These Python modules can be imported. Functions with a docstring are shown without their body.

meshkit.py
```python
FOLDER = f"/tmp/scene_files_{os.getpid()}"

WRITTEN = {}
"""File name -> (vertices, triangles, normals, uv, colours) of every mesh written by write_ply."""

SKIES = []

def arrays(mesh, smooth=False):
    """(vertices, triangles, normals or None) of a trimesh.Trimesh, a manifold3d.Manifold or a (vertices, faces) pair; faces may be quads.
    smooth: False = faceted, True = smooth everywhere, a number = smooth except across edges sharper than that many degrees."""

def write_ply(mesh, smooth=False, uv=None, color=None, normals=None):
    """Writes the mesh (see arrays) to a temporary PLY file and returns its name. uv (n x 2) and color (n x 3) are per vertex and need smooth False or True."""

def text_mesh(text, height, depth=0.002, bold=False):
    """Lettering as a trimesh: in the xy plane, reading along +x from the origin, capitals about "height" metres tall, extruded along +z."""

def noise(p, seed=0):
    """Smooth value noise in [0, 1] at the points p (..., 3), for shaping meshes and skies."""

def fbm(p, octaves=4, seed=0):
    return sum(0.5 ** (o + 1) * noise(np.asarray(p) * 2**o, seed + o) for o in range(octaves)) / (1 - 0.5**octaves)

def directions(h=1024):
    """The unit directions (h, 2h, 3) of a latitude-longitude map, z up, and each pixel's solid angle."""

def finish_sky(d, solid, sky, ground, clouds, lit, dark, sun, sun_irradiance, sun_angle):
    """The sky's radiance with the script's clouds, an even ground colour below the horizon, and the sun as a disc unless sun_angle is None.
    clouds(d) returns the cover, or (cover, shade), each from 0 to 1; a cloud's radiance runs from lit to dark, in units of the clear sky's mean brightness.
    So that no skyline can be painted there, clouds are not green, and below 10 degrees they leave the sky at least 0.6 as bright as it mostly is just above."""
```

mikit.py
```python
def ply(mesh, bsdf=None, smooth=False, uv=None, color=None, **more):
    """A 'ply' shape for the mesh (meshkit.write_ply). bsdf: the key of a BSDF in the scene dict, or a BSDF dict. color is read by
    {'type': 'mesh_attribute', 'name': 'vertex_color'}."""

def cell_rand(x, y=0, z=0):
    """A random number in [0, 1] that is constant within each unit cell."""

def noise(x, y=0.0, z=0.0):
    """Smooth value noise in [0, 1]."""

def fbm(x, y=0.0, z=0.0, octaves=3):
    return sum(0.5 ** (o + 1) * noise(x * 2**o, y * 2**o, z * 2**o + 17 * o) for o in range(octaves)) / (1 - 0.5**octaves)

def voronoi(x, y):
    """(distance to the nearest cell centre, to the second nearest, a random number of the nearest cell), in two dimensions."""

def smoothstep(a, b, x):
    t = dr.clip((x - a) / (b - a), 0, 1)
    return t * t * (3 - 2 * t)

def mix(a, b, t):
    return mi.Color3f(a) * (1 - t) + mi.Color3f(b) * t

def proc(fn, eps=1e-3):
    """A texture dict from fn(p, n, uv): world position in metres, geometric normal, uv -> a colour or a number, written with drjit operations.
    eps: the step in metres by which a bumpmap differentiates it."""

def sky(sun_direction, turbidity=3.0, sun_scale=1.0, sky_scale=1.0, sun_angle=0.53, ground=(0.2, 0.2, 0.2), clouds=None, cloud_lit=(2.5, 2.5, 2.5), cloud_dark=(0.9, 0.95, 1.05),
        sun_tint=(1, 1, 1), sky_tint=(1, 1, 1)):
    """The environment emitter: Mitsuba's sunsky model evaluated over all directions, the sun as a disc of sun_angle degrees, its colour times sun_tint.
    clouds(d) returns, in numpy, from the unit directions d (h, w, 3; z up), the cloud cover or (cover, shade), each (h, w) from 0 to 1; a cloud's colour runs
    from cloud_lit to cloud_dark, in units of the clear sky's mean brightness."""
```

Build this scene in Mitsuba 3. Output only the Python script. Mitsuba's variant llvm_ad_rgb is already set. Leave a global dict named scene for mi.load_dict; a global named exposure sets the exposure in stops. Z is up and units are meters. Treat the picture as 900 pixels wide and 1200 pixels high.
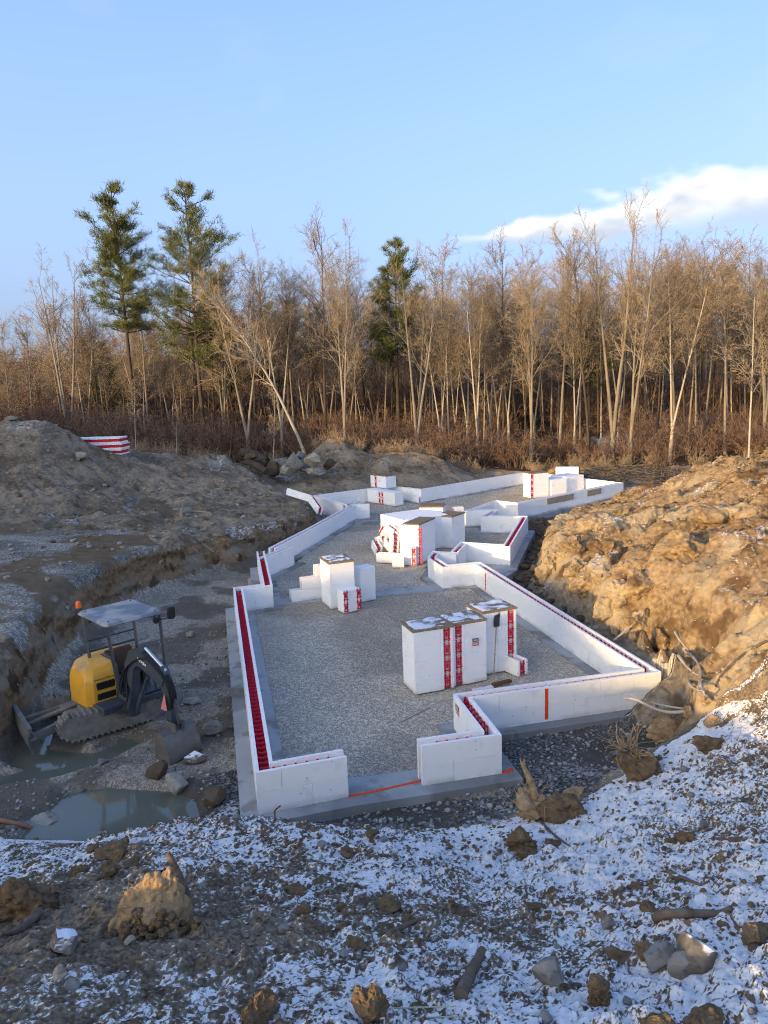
import math
import numpy as np, trimesh, shapely
import shapely.geometry as sg
from shapely.ops import unary_union
from scipy.interpolate import LinearNDInterpolator
from scipy.ndimage import gaussian_filter, map_coordinates
from scipy.spatial import cKDTree
import drjit as dr
import mitsuba as mi
import mikit, meshkit
from mikit import noise, fbm, voronoi, cell_rand, smoothstep, mix

T = mi.ScalarTransform4f
scene, labels = {}, {}

# ------------------------------------------------------------------ camera, sky, exposure
CAM_H, PITCH, ROLL, FPX = 7.5, math.radians(9.5), math.radians(-2.0), 880.0
_fw = np.array([0, math.cos(PITCH), -math.sin(PITCH)])
_up0 = np.array([0, math.sin(PITCH), math.cos(PITCH)])
_rt0 = np.array([1.0, 0, 0])
_rt = math.cos(ROLL) * _rt0 + math.sin(ROLL) * _up0
_up = -math.sin(ROLL) * _rt0 + math.cos(ROLL) * _up0
scene['camera'] = {'type': 'perspective', 'fov': math.degrees(2 * math.atan(450 / FPX)), 'fov_axis': 'x',
                   'near_clip': 0.1, 'far_clip': 1500.0,
                   'to_world': T().look_at(origin=[0, 0, CAM_H], target=(np.array([0, 0, CAM_H]) + _fw).tolist(), up=_up.tolist())}
SUN_EL = math.radians(8.5)
SUN = np.array([-0.72 * math.cos(SUN_EL), -0.694 * math.cos(SUN_EL), math.sin(SUN_EL)])


def clouds(d):
    az = np.degrees(np.arctan2(d[..., 0], d[..., 1]))
    el = np.degrees(np.arcsin(np.clip(d[..., 2], -1, 1)))
    p = np.stack([d[..., 0] * 1.0, d[..., 1] * 1.0, d[..., 2] * 1.6], -1)
    big = meshkit.fbm(p * 11 + 3, 5, 5) - 0.5
    fine = meshkit.fbm(p * 34 + 9, 4, 8) - 0.5
    mid = 10.7 + np.minimum(az - 18, 25) * 0.10 + big * 3.0          # a long cumulus bank rising to the right
    half = np.interp(az, [7, 12, 18, 24, 40, 90, 140, 170], [0.3, 1.05, 1.55, 2.1, 2.3, 2.3, 2.2, 0.0])
    e = (el - mid) / np.maximum(half, .05)
    cover = np.clip((0.95 - np.abs(e) + fine * 1.25 + big * .8) * 1.6, 0, 1) * np.clip((az - 5) / 5, 0, 1) * np.clip((170 - az) / 10, 0, 1)
    shade = np.clip(0.58 - e * 0.75 + fine * 1.6 - big * .6, 0, 1)
    wisp = np.clip((meshkit.fbm(p * 7 + 20, 5, 9) - 0.62) * .6, 0, 0.03) * np.clip(el / 10, 0, 1)
    return np.maximum(cover, wisp), np.where(cover > wisp, shade, .3)


scene['sky'] = mikit.sky(SUN.tolist(), turbidity=8.0, sun_scale=1.0, clouds=clouds, cloud_lit=(1.62, 1.58, 1.52), cloud_dark=(0.85, 0.95, 1.12), sky_tint=(0.51, 0.655, 1.06), sun_tint=(0.85, 1.10, 1.45), ground=(0.25, 0.22, 0.19))
exposure = 4.22


# ------------------------------------------------------------------ helpers
def ray(px, py):
    x, y = (px - 450) / FPX, -(py - 600) / FPX
    d = _fw + x * _rt + y * _up
    return d / np.linalg.norm(d)


def at(px, py, z):
    d = ray(px, py)
    t = (z - CAM_H) / d[2]
    return np.array([d[0] * t, d[1] * t, z])


def aty(px, py, Y):
    d = ray(px, py)
    t = Y / d[1]
    return np.array([d[0] * t, Y, CAM_H + d[2] * t])


def numbered(k):
    if k not in scene and k not in labels and k not in RESERVED:
        return k
    i = NEXT.get(k, 1)
    while f'{k}_{i:03d}' in scene or f'{k}_{i:03d}' in labels or f'{k}_{i:03d}' in RESERVED:
        i += 1
    NEXT[k] = i + 1
    return f'{k}_{i:03d}'


RESERVED, NEXT = set(), {}


def thing(name, label, cat, group=None):
    k = numbered(name)
    RESERVED.add(k)
    labels[k] = {'label': label, 'category': cat}
    if group:
        labels[k]['group'] = group
    return k


def struct(name, mesh, bsdf, smooth=False, **kw):
    scene[name] = mikit.ply(mesh, bsdf, smooth, **kw)
    labels[name] = {'kind': 'structure'}


def put(name, mesh, bsdf, parent=None, smooth=False, label=None, stuff=False, **kw):
    k = name if parent is None else f'{parent}__{name}'
    if parent is None and name in RESERVED and name not in scene:
        pass
    else:
        k = numbered(k)
    scene[k] = mikit.ply(mesh, bsdf, smooth, **kw)
    if label or stuff:
        labels.setdefault(k, {})
        if label:
            labels[k]['label'] = label
        if stuff:
            labels[k]['kind'] = 'stuff'
    return k


def solo(name, mesh, bsdf, label, cat, group=None, smooth=False, **kw):
    k = thing(name, label, cat, group)
    scene[k] = mikit.ply(mesh, bsdf, smooth, **kw)
    return k


def cat(ms):
    vs, fs, n = [], [], 0
    for m in ms:
        v, f = (np.asarray(m.vertices), np.asarray(m.faces)) if hasattr(m, 'vertices') else m
        vs.append(v)
        fs.append(np.asarray(f) + n)
        n += len(v)
    return trimesh.Trimesh(np.vstack(vs), np.vstack(fs), process=False)


def rotz(a):
    c, s = math.cos(a), math.sin(a)
    return np.array([[c, -s, 0], [s, c, 0], [0, 0, 1.0]])


def rotx(a):
    c, s = math.cos(a), math.sin(a)
    return np.array([[1, 0, 0], [0, c, -s], [0, s, c]])


def roty(a):
    c, s = math.cos(a), math.sin(a)
    return np.array([[c, 0, s], [0, 1, 0], [-s, 0, c]])


def mv(m, R=None, t=(0, 0, 0)):
    v = np.asarray(m.vertices)
    if R is not None:
        v = v @ np.asarray(R).T
    return trimesh.Trimesh(v + np.asarray(t, float), np.asarray(m.faces), process=False)


def _bevel_pts(l, b):
    l = np.asarray(l, float) / 2
    P = []
    for sx in (-1, 1):
        for sy in (-1, 1):
            for sz in (-1, 1):
                s = np.array([sx, sy, sz])
                for k in range(3):
                    q = l - b
                    q = q.copy()
                    q[k] = l[k]
                    P.append(s * q)
    return np.array(P)


from scipy.spatial import ConvexHull


def _hull_faces(P):
    h = ConvexHull(P)
    f = h.simplices.copy()
    c = P.mean(0)
    n = np.cross(P[f[:, 1]] - P[f[:, 0]], P[f[:, 2]] - P[f[:, 0]])
    flip = ((P[f].mean(1) - c) * n).sum(1) < 0
    f[flip] = f[flip][:, ::-1]
    return f


_BF = _hull_faces(_bevel_pts((1, 1, 1), .1))


def bb(size, c=(0, 0, 0), b=.006, R=None):
    b = min(b, min(size) * .45)
    return mv(trimesh.Trimesh(_bevel_pts(size, b), _BF, process=False), R, c)


def hull(P):
    P = np.asarray(P, float)
    return trimesh.Trimesh(P, _hull_faces(P), process=False)


def tubes(lines, sides=5, cap=True):
    """lines: list of (points (n,3), radii (n,)); one mesh."""
    vs, fs, n0 = [], [], 0
    ang = np.arange(sides) * 2 * np.pi / sides
    ca, sa = np.cos(ang), np.sin(ang)
    groups = {}
    for p, r in lines:
        groups.setdefault(len(p), []).append((p, r))
    for n, ls in groups.items():
        P = np.array([p for p, _ in ls], float)
        Rr = np.array([np.broadcast_to(r, (n,)) for _, r in ls], float)
        t = np.gradient(P, axis=1)
        t /= np.linalg.norm(t, axis=2, keepdims=True) + 1e-12
        ref = np.where(np.abs(t[:, :1, 2:]) < 0.9, [0, 0, 1.0], [1.0, 0, 0])
        a = np.cross(t, np.broadcast_to(ref, t.shape))
        a /= np.linalg.norm(a, axis=2, keepdims=True) + 1e-12
        b = np.cross(t, a)
        V = P[:, :, None] + Rr[:, :, None, None] * (ca[None, None, :, None] * a[:, :, None] + sa[None, None, :, None] * b[:, :, None])
        i, j = np.meshgrid(np.arange(n - 1), np.arange(sides), indexing='ij')
        q = np.stack([i * sides + j, i * sides + (j + 1) % sides, (i + 1) * sides + (j + 1) % sides, (i + 1) * sides + j], -1).reshape(-1, 4)
        f = np.vstack([q[:, [0, 1, 2]], q[:, [0, 2, 3]]])
        if cap:
            k = np.arange(1, sides - 1)
            f = np.vstack([f, np.stack([k * 0, k + 1, k], 1), (n - 1) * sides + np.stack([k * 0, k, k + 1], 1)])
        F = (f[None] + (np.arange(len(ls)) * n * sides)[:, None, None]).reshape(-1, 3)
        vs.append(V.reshape(-1, 3))
        fs.append(F + n0)
        n0 += V.size // 3
    return trimesh.Trimesh(np.vstack(vs), np.vstack(fs), process=False)


def cyl(p0, p1, r, sides=16, r1=None):
    return tubes([(np.array([p0, p1], float), np.array([r, r if r1 is None else r1]))], sides)


def prism(poly, y0, y1, axis='y'):
    """polygon in (x, z) extruded along y (or in (x, y) along z)."""
    m = trimesh.creation.extrude_polygon(sg.Polygon(poly) if not hasattr(poly, 'geom_type') else poly, y1 - y0, engine='earcut')
    v = np.asarray(m.vertices)
    if axis == 'y':
        v = np.stack([v[:, 0], v[:, 2] + y0, v[:, 1]], 1)
        f = np.asarray(m.faces)[:, ::-1]
    else:
        v = v + [0, 0, y0]
        f = np.asarray(m.faces)
    return trimesh.Trimesh(v, f, process=False)


def rock(seed, size, sub=3, rough=.22, cuts=15):
    """an angular boulder"""
    rs = np.random.RandomState(seed)
    m = trimesh.creation.icosphere(subdivisions=sub)
    v = np.asarray(m.vertices).copy()
    for _ in range(cuts):
        n = rs.normal(size=3)
        n /= np.linalg.norm(n)
        d = rs.uniform(.46, .82)
        k = v @ n
        v -= np.maximum(k - d, 0)[:, None] * n * .97
    v *= (1 + rough * (meshkit.fbm(v * 1.3 + seed * 7.1, 4, seed) - .5))[:, None]
    v *= (1 + .09 * (meshkit.fbm(v * 6 + seed * 3.1, 3, seed + 5) - .5))[:, None]
    v *= np.asarray(size, float) / 2
    v = v @ rotz(rs.uniform(0, 6.28)).T if np.isscalar(size) else v
    return trimesh.Trimesh(v, np.asarray(m.faces), process=False)


def offset(P, d):
    P = np.asarray(P, float)[:, :2]
    n, out = len(P), []
    t = P[1:] - P[:-1]
    t /= np.linalg.norm(t, axis=1, keepdims=True)
    N = np.stack([-t[:, 1], t[:, 0]], 1)
    for i in range(n):
        na, nb = N[max(i - 1, 0)], N[min(i, n - 2)]
        out.append(P[i] + d * (na + nb) / (1 + na @ nb))
    return np.array(out)


def rgb(*c):
    return {'type': 'rgb', 'value': list(c)}


def two(d):
    return {'type': 'twosided', 'bsdf': d}


def V3(p):
    return p.x, p.y, p.z


def F1(x):
    return mi.Float(x)
# ------------------------------------------------------------------ materials
def principled(color, rough=.8, spec=.3, metallic=0.0, **k):
    return {'type': 'principled', 'base_color': color if isinstance(color, dict) else rgb(*color), 'roughness': rough, 'specular': spec, 'metallic': metallic, **k}


def bump(b, fn, scale=1.0, eps=2e-3):
    return {'type': 'bumpmap', 'arbitrary': mikit.proc(fn, eps), 'scale': scale, 'bsdf': b}


def gravel_color(p, n, uv):
    a, b, c = voronoi(p.x * 42, p.y * 42)
    a2, b2, c2 = voronoi(p.x * 17 + 5.3, p.y * 17)
    big = fbm(p.x * .35, p.y * .35, 0, 3)
    c = mi.Float(dr.select(c2 > .8, c2 * .9, c))
    v = (.31 + .46 * c * c) * (.86 + .28 * fbm(p.x * 1.3 + 5, p.y * 1.3, 2, 4))
    col = mix((1.06, .97, .83), (1.18, 1.0, .76), F1(c2))
    edge = smoothstep(0, .22, b - a)
    wet = smoothstep(.42, .62, big)
    return mi.Color3f(col * v) * (0.55 + .45 * edge) * (1.0 - .22 * wet)


def pit_color(p, n, uv):       # muddier stone outside the forms
    f = fbm(p.x * 4, p.y * 4, p.z * 4, 4)
    mud = mix((.085, .07, .052), (.18, .15, .115), f)
    return mix(gravel_color(p, n, uv) * .72, mud, smoothstep(.45, .60, fbm(p.x * .8 + 3, p.y * .8, 1, 4) + .2 * (f - .5)) * .8)


def gravel_bump(p, n, uv):
    a, b, c = voronoi(p.x * 42, p.y * 42)
    return (smoothstep(0, .6, b - a) * .5 + c * .5) * .012


def wet_color(p, n, uv):      # damp crushed stone and mud in the trench outside the footing
    a, b, c = voronoi(p.x * 26, p.y * 26)
    big = fbm(p.x * .7, p.y * .7, 4, 4)
    v = .05 + .20 * c * c
    st = mi.Color3f(mix((.95, .98, 1.0), (1.05, 1, .92), c) * v)
    mud = mix((.075, .068, .058), (.12, .11, .095), fbm(p.x * 5, p.y * 5, 1, 3))
    col = mix(mud, st, smoothstep(.40, .56, big + .12 * (c - .5)))
    fr = smoothstep(.62, .74, fbm(p.x * 1.3 + 7, p.y * 1.3, 2, 4)) * smoothstep(.5, .6, noise(p.x * 24, p.y * 24, 1)) * smoothstep(14.5, 12.5, p.y)
    return mix(col, (.72, .74, .78), fr * .8)


def drive_color(p, n, uv):
    a, b, c = voronoi(p.x * 22, p.y * 22)
    big = fbm(p.x * .3, p.y * .8, 0, 3)
    v = .19 + .34 * c * c
    st = mi.Color3f(mix((1.0, .96, .88), (1.08, 1.0, .84), c) * v) * (1 - .35 * smoothstep(.46, .6, big))
    f = fbm(p.x * 3, p.y * 3, p.z * 3, 4)
    return mix(st, mix((.11, .078, .05), (.25, .19, .13), f), smoothstep(.47, .60, fbm(p.x * .55, p.y * .55, 3, 4) + .25 * (f - .5) + smoothstep(1.5, 1.15, p.z) * .12))


def dirt_color(p, n, uv):     # grey-brown sandy fill with pebbles and a little frost
    w = fbm(p.x * .8, p.y * .8, p.z * 1.2, 4)
    f = fbm(p.x * 9, p.y * 9, p.z * 9, 3)
    st = fbm(p.x * 3.0 + p.z * 1.5, p.y * 3.0, p.z * .7, 3)
    col = mix((.15, .12, .085), (.36, .29, .21), smoothstep(.3, .7, w * .55 + f * .45))
    col = mix(col, (.075, .045, .025), smoothstep(.55, .75, st) * .6)
    a, b, c = voronoi(p.x * 7 + p.z * 3, p.y * 7 + p.z * 4)
    peb = smoothstep(.16, .10, a) * smoothstep(.86, .9, c)
    col = mix(col, (.42, .40, .37), peb)
    frost = smoothstep(.60, .72, fbm(p.x * .55 + 3, p.y * .55, p.z * .3, 4)) * smoothstep(.55, .62, noise(p.x * 13, p.y * 13, p.z * 13)) * smoothstep(.55, .8, n.z)
    return mix(col, (.66, .68, .72), frost * .55)


def cut_color(p, n, uv):      # freshly cut pit face: darker, layered
    w = fbm(p.x * .9, p.y * .9, p.z * 4.0, 4)
    f = fbm(p.x * 8, p.y * 8, p.z * 8, 3)
    col = mix((.095, .060, .032), (.29, .20, .115), smoothstep(.28, .72, w * .6 + f * .4))
    col = mix(col, (.30, .265, .215), smoothstep(.45, .7, fbm(p.x * .9 + 4, p.y * .9, p.z * 2, 4)) * .6)
    col = mix(col, (.05, .033, .02), smoothstep(.60, .72, fbm(p.x * 2.6 + 4, p.y * 2.6, p.z * 1.2, 4)) * .8)
    a, b, c = voronoi(p.x * 6 + p.z * 5, p.y * 6 + p.z * 3)
    peb = smoothstep(.17, .10, a) * smoothstep(.9, .94, c)
    col = mix(col, (.38, .37, .34), peb)
    frost = smoothstep(.50, .64, fbm(p.x * .5 + 1, p.y * .5, 3, 4)) * smoothstep(.5, .6, noise(p.x * 11, p.y * 11, p.z * 11)) * smoothstep(.6, .85, n.z)
    return mix(col, (.62, .65, .70), frost * .6)


def ochre_color(p, n, uv):    # right bank: yellow sandy loam
    w = fbm(p.x * .7, p.y * .7, p.z * .9, 4)
    f = fbm(p.x * 10, p.y * 10, p.z * 10, 3)
    col = mix((.21, .135, .07), (.46, .325, .185), smoothstep(.3, .7, w * .5 + f * .5))
    col = mix(col, (.12, .068, .034), smoothstep(.52, .68, fbm(p.x * 1.5 + 9, p.y * 1.5, p.z * 2, 4)) * .8)
    col = mix(col, (.56, .45, .29), smoothstep(.56, .7, fbm(p.x * .8 + 2, p.y * .8, p.z * .8, 3)) * .6)
    a, b, c = voronoi(p.x * 8 + p.z * 3, p.y * 8 + p.z * 4)
    peb = smoothstep(.16, .10, a) * smoothstep(.88, .92, c)
    col = mix(col, (.50, .45, .38), peb)
    frost = smoothstep(.56, .70, fbm(p.x * .8 - p.y * .5, p.y * .35 + p.x * .3, 5, 4)) * smoothstep(.45, .58, noise(p.x * 15, p.y * 15, p.z * 15)) * smoothstep(.72, .9, n.z)
    return mix(col, (.74, .74, .76), frost * .75)


def snow_color(p, n, uv):     # foreground: thin broken snow over clods
    w = fbm(p.x * .75 + 2, p.y * .9, 0, 4) + .5 * (noise(p.x * .33 + 8, p.y * .4) - .5)
    m = fbm(p.x * 5.5, p.y * 5.5, p.z * 2, 3)
    f = noise(p.x * 34, p.y * 34, p.z * 34)
    g = noise(p.x * 80, p.y * 80, p.z * 80)
    right = smoothstep(-3.5, 2.5, p.x) * .11 + smoothstep(7.5, 10.5, p.y) * .05 - smoothstep(.2, -2.2, p.x) * smoothstep(9.6, 7.6, p.y) * .10
    k = w * .45 + m * .50 + f * .36 + g * .24 + right + (n.z - .9) * .55
    s = smoothstep(.715, .85, k) * (.80 + .28 * m)
    soil = mix((.125, .092, .064), (.35, .27, .185), smoothstep(.25, .75, m * .5 + f * .5))
    a, b, c = voronoi(p.x * 18, p.y * 18)
    soil = mix(soil, (.24, .22, .19), smoothstep(.2, .1, a) * smoothstep(.8, .86, c))
    return mix(soil, mix((.80, .79, .77), (.93, .92, .90), f), s)


def clod_bump(p, n, uv):
    return fbm(p.x * 11, p.y * 11, p.z * 11, 5) * .085 + noise(p.x * 70, p.y * 70, p.z * 70) * .010


def far_color(p, n, uv):      # leaf litter with old snow in the shade of the wood
    f = fbm(p.x * 1.2, p.y * 1.2, 0, 4)
    col = mix((.07, .045, .028), (.16, .105, .06), f)
    s = smoothstep(.53, .60, fbm(p.x * .13 + 5, p.y * .10, 0, 4) + .1 * (noise(p.x * 2.5, p.y * 2.5) - .5)) * smoothstep(70, 76, p.y) * smoothstep(98, 90, p.y) * smoothstep(6, 14, p.x)
    return mix(col, (.75, .77, .82), s)


def soil_mat(fn, bfn=clod_bump, rough=.95):
    return bump({'type': 'diffuse', 'reflectance': mikit.proc(fn)}, bfn, 1.0)


M = scene
M['m_gravel'] = bump({'type': 'diffuse', 'reflectance': mikit.proc(gravel_color)}, gravel_bump)
M['m_pit'] = bump({'type': 'diffuse', 'reflectance': mikit.proc(pit_color)}, gravel_bump)
M['m_wet'] = bump({'type': 'diffuse', 'reflectance': mikit.proc(wet_color)}, clod_bump)
M['m_drive'] = bump({'type': 'diffuse', 'reflectance': mikit.proc(drive_color)}, gravel_bump)
M['m_dirt'] = soil_mat(dirt_color)
M['m_cut'] = soil_mat(cut_color)
M['m_ochre'] = soil_mat(ochre_color)
M['m_snow'] = soil_mat(snow_color)
M['m_far'] = {'type': 'diffuse', 'reflectance': mikit.proc(far_color)}


def foam_color(p, n, uv):
    d = fbm(p.x * 2.2, p.y * 2.2, p.z * 2.2, 4)
    g = smoothstep(.16, .0, p.z) * smoothstep(.35, .6, d)
    s = smoothstep(.62, .78, fbm(p.x * 7, p.y * 7, p.z * 3, 3)) * .08
    sp = smoothstep(.14, .04, voronoi(uv.x * 5 + 3, uv.y * 6)[0]) * smoothstep(.9, .93, voronoi(uv.x * 5 + 3, uv.y * 6)[2])
    v = .90 + .04 * (d - .5) - s
    return mix(mix((v, v, v * .995), (.50, .47, .42), g * .55), (.35, .35, .36), sp * .6)


def foam_bump(p, n, uv):
    u = uv.x * (1 / .2032)
    fr = dr.abs(u - dr.floor(u) - .5)
    u2 = uv.x * (1 / .0508)
    fr2 = dr.abs(u2 - dr.floor(u2) - .5)
    return -smoothstep(.035, .0, fr) * .002 - smoothstep(.1, .0, fr2) * .0004 + noise(p.x * 160, p.y * 160, p.z * 160) * .0005


M['m_foam'] = bump({'type': 'diffuse', 'reflectance': mikit.proc(foam_color)}, foam_bump, 1.0, 1e-3)
M['m_web'] = principled((.56, .012, .045), .45, .4)


def conc_color(p, n, uv):
    d = fbm(p.x * 1.4, p.y * 1.4, p.z, 4)
    f = noise(p.x * 40, p.y * 40, p.z * 40)
    v = .30 + .17 * d + .03 * f
    damp = smoothstep(.5, .66, fbm(p.x * .8 + 9, p.y * .8, 3, 4))
    mud = smoothstep(.58, .70, fbm(p.x * 2.3 + 4, p.y * 2.3, 1, 4)) * .5
    return mix(mi.Color3f(v * .98, v, v * 1.0) * (1 - .35 * damp), (.17, .14, .10), mud)


M['m_concrete'] = bump({'type': 'diffuse', 'reflectance': mikit.proc(conc_color)}, lambda p, n, uv: fbm(p.x * 22, p.y * 22, p.z * 22, 3) * .006)
M['m_paint'] = {'type': 'diffuse', 'reflectance': rgb(.80, .09, .04)}
M['m_card'] = {'type': 'diffuse', 'reflectance': mikit.proc(lambda p, n, uv: mix((.20, .15, .10), (.30, .235, .165), fbm(p.x * 9, p.y * 9, p.z * 9, 3)))}
M['m_film'] = principled(mikit.proc(lambda p, n, uv: mix((.16, .14, .12), (.66, .68, .72), smoothstep(.38, .56, fbm(p.x * 5, p.y * 5, p.z * 5, 4)))), .28, .6)
M['m_black'] = {'type': 'diffuse', 'reflectance': rgb(.02, .02, .022)}
M['m_redprint'] = {'type': 'diffuse', 'reflectance': rgb(.55, .03, .04)}
M['m_osb'] = {'type': 'diffuse', 'reflectance': mikit.proc(lambda p, n, uv: mix((.30, .24, .17), (.44, .37, .28), cell_rand(p.x * 14 + p.z * 9, p.y * 14, p.z * 11)))}


def bark_fn(a, b, sx=6.0):
    return lambda p, n, uv: mix(a, b, fbm(p.x * sx, p.y * sx, p.z * sx * .35, 3))


M['m_bark'] = {'type': 'diffuse', 'reflectance': mikit.proc(bark_fn((.15, .125, .10), (.37, .32, .265), 2.0))}
M['m_palebark'] = {'type': 'diffuse', 'reflectance': mikit.proc(bark_fn((.36, .31, .25), (.56, .50, .42), 2.0))}
M['m_darkbark'] = {'type': 'diffuse', 'reflectance': mikit.proc(bark_fn((.05, .04, .032), (.13, .10, .08), 3.0))}
M['m_twig'] = {'type': 'diffuse', 'reflectance': mikit.proc(lambda p, n, uv: mix((.34, .245, .16), (.55, .42, .28), fbm(p.x * .25, p.y * .25, 0, 2)))}
M['m_twigred'] = {'type': 'diffuse', 'reflectance': mikit.proc(lambda p, n, uv: mix((.19, .115, .085), (.33, .225, .16), fbm(p.x * .3, p.y * .3, 0, 3)))}
M['m_weed'] = two({'type': 'diffuse', 'reflectance': rgb(.40, .27, .15)})
M['m_needle'] = two({'type': 'diffuse', 'reflectance': mikit.proc(lambda p, n, uv: mix((.075, .10, .035), (.22, .225, .08), fbm(p.x * .9, p.y * .9, p.z * .9, 3)))})
M['m_needledark'] = two({'type': 'diffuse', 'reflectance': rgb(.03, .045, .025)})


def wood_fn(a, b):
    return lambda p, n, uv: mix(a, b, fbm(p.x * 12, p.y * 12, p.z * 12, 3))


M['m_root'] = bump({'type': 'diffuse', 'reflectance': mikit.proc(wood_fn((.24, .15, .08), (.50, .36, .21)))}, clod_bump, .25)
M['m_log'] = bump({'type': 'diffuse', 'reflectance': mikit.proc(wood_fn((.09, .07, .05), (.24, .19, .145)))}, clod_bump, .3)
M['m_plank'] = {'type': 'diffuse', 'reflectance': mikit.proc(wood_fn((.28, .22, .15), (.42, .34, .25)))}
M['m_redplank'] = {'type': 'diffuse', 'reflectance': mikit.proc(wood_fn((.28, .14, .08), (.42, .23, .14)))}


def rock_fn(a, b, snow=0.0):
    def f(p, n, uv):
        c = mix(a, b, fbm(p.x * 5, p.y * 5, p.z * 5, 4))
        c = mix(c, (.08, .075, .065), smoothstep(.58, .7, fbm(p.x * 11 + 3, p.y * 11, p.z * 11, 3)) * .5)
        if snow:
            s = smoothstep(.55, .8, n.z) * smoothstep(.62 - snow * .14, .72 - snow * .14, fbm(p.x * 6 + 1, p.y * 6, p.z * 6, 3))
            c = mix(c, (.80, .82, .86), s)
        return c
    return f


def rock_bump(p, n, uv):
    return fbm(p.x * 16, p.y * 16, p.z * 16, 4) * .03


M['m_rockgrey'] = bump({'type': 'diffuse', 'reflectance': mikit.proc(rock_fn((.15, .145, .135), (.32, .31, .29)))}, rock_bump)
M['m_rockpale'] = bump({'type': 'diffuse', 'reflectance': mikit.proc(rock_fn((.22, .205, .17), (.44, .42, .37)))}, rock_bump)
M['m_rockbrown'] = bump({'type': 'diffuse', 'reflectance': mikit.proc(rock_fn((.07, .052, .036), (.17, .13, .09)))}, rock_bump)
M['m_rocksnow'] = bump({'type': 'diffuse', 'reflectance': mikit.proc(rock_fn((.12, .10, .08), (.26, .23, .19), 1.0))}, rock_bump)
M['m_clod'] = soil_mat(lambda p, n, uv: mix((.09, .06, .036), (.28, .195, .115), fbm(p.x * 12, p.y * 12, p.z * 12, 3)))
M['m_pebble'] = {'type': 'diffuse', 'reflectance': mikit.proc(lambda p, n, uv: mi.Color3f(.13 + .30 * cell_rand(p.x * 9, p.y * 9, 3), .125 + .29 * cell_rand(p.x * 9, p.y * 9, 3), .115 + .265 * cell_rand(p.x * 9, p.y * 9, 3)))}
M['m_water'] = principled(mikit.proc(lambda p, n, uv: mix((.105, .112, .082), (.16, .162, .125), fbm(p.x, p.y, 0, 3))), .07, .45)
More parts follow.
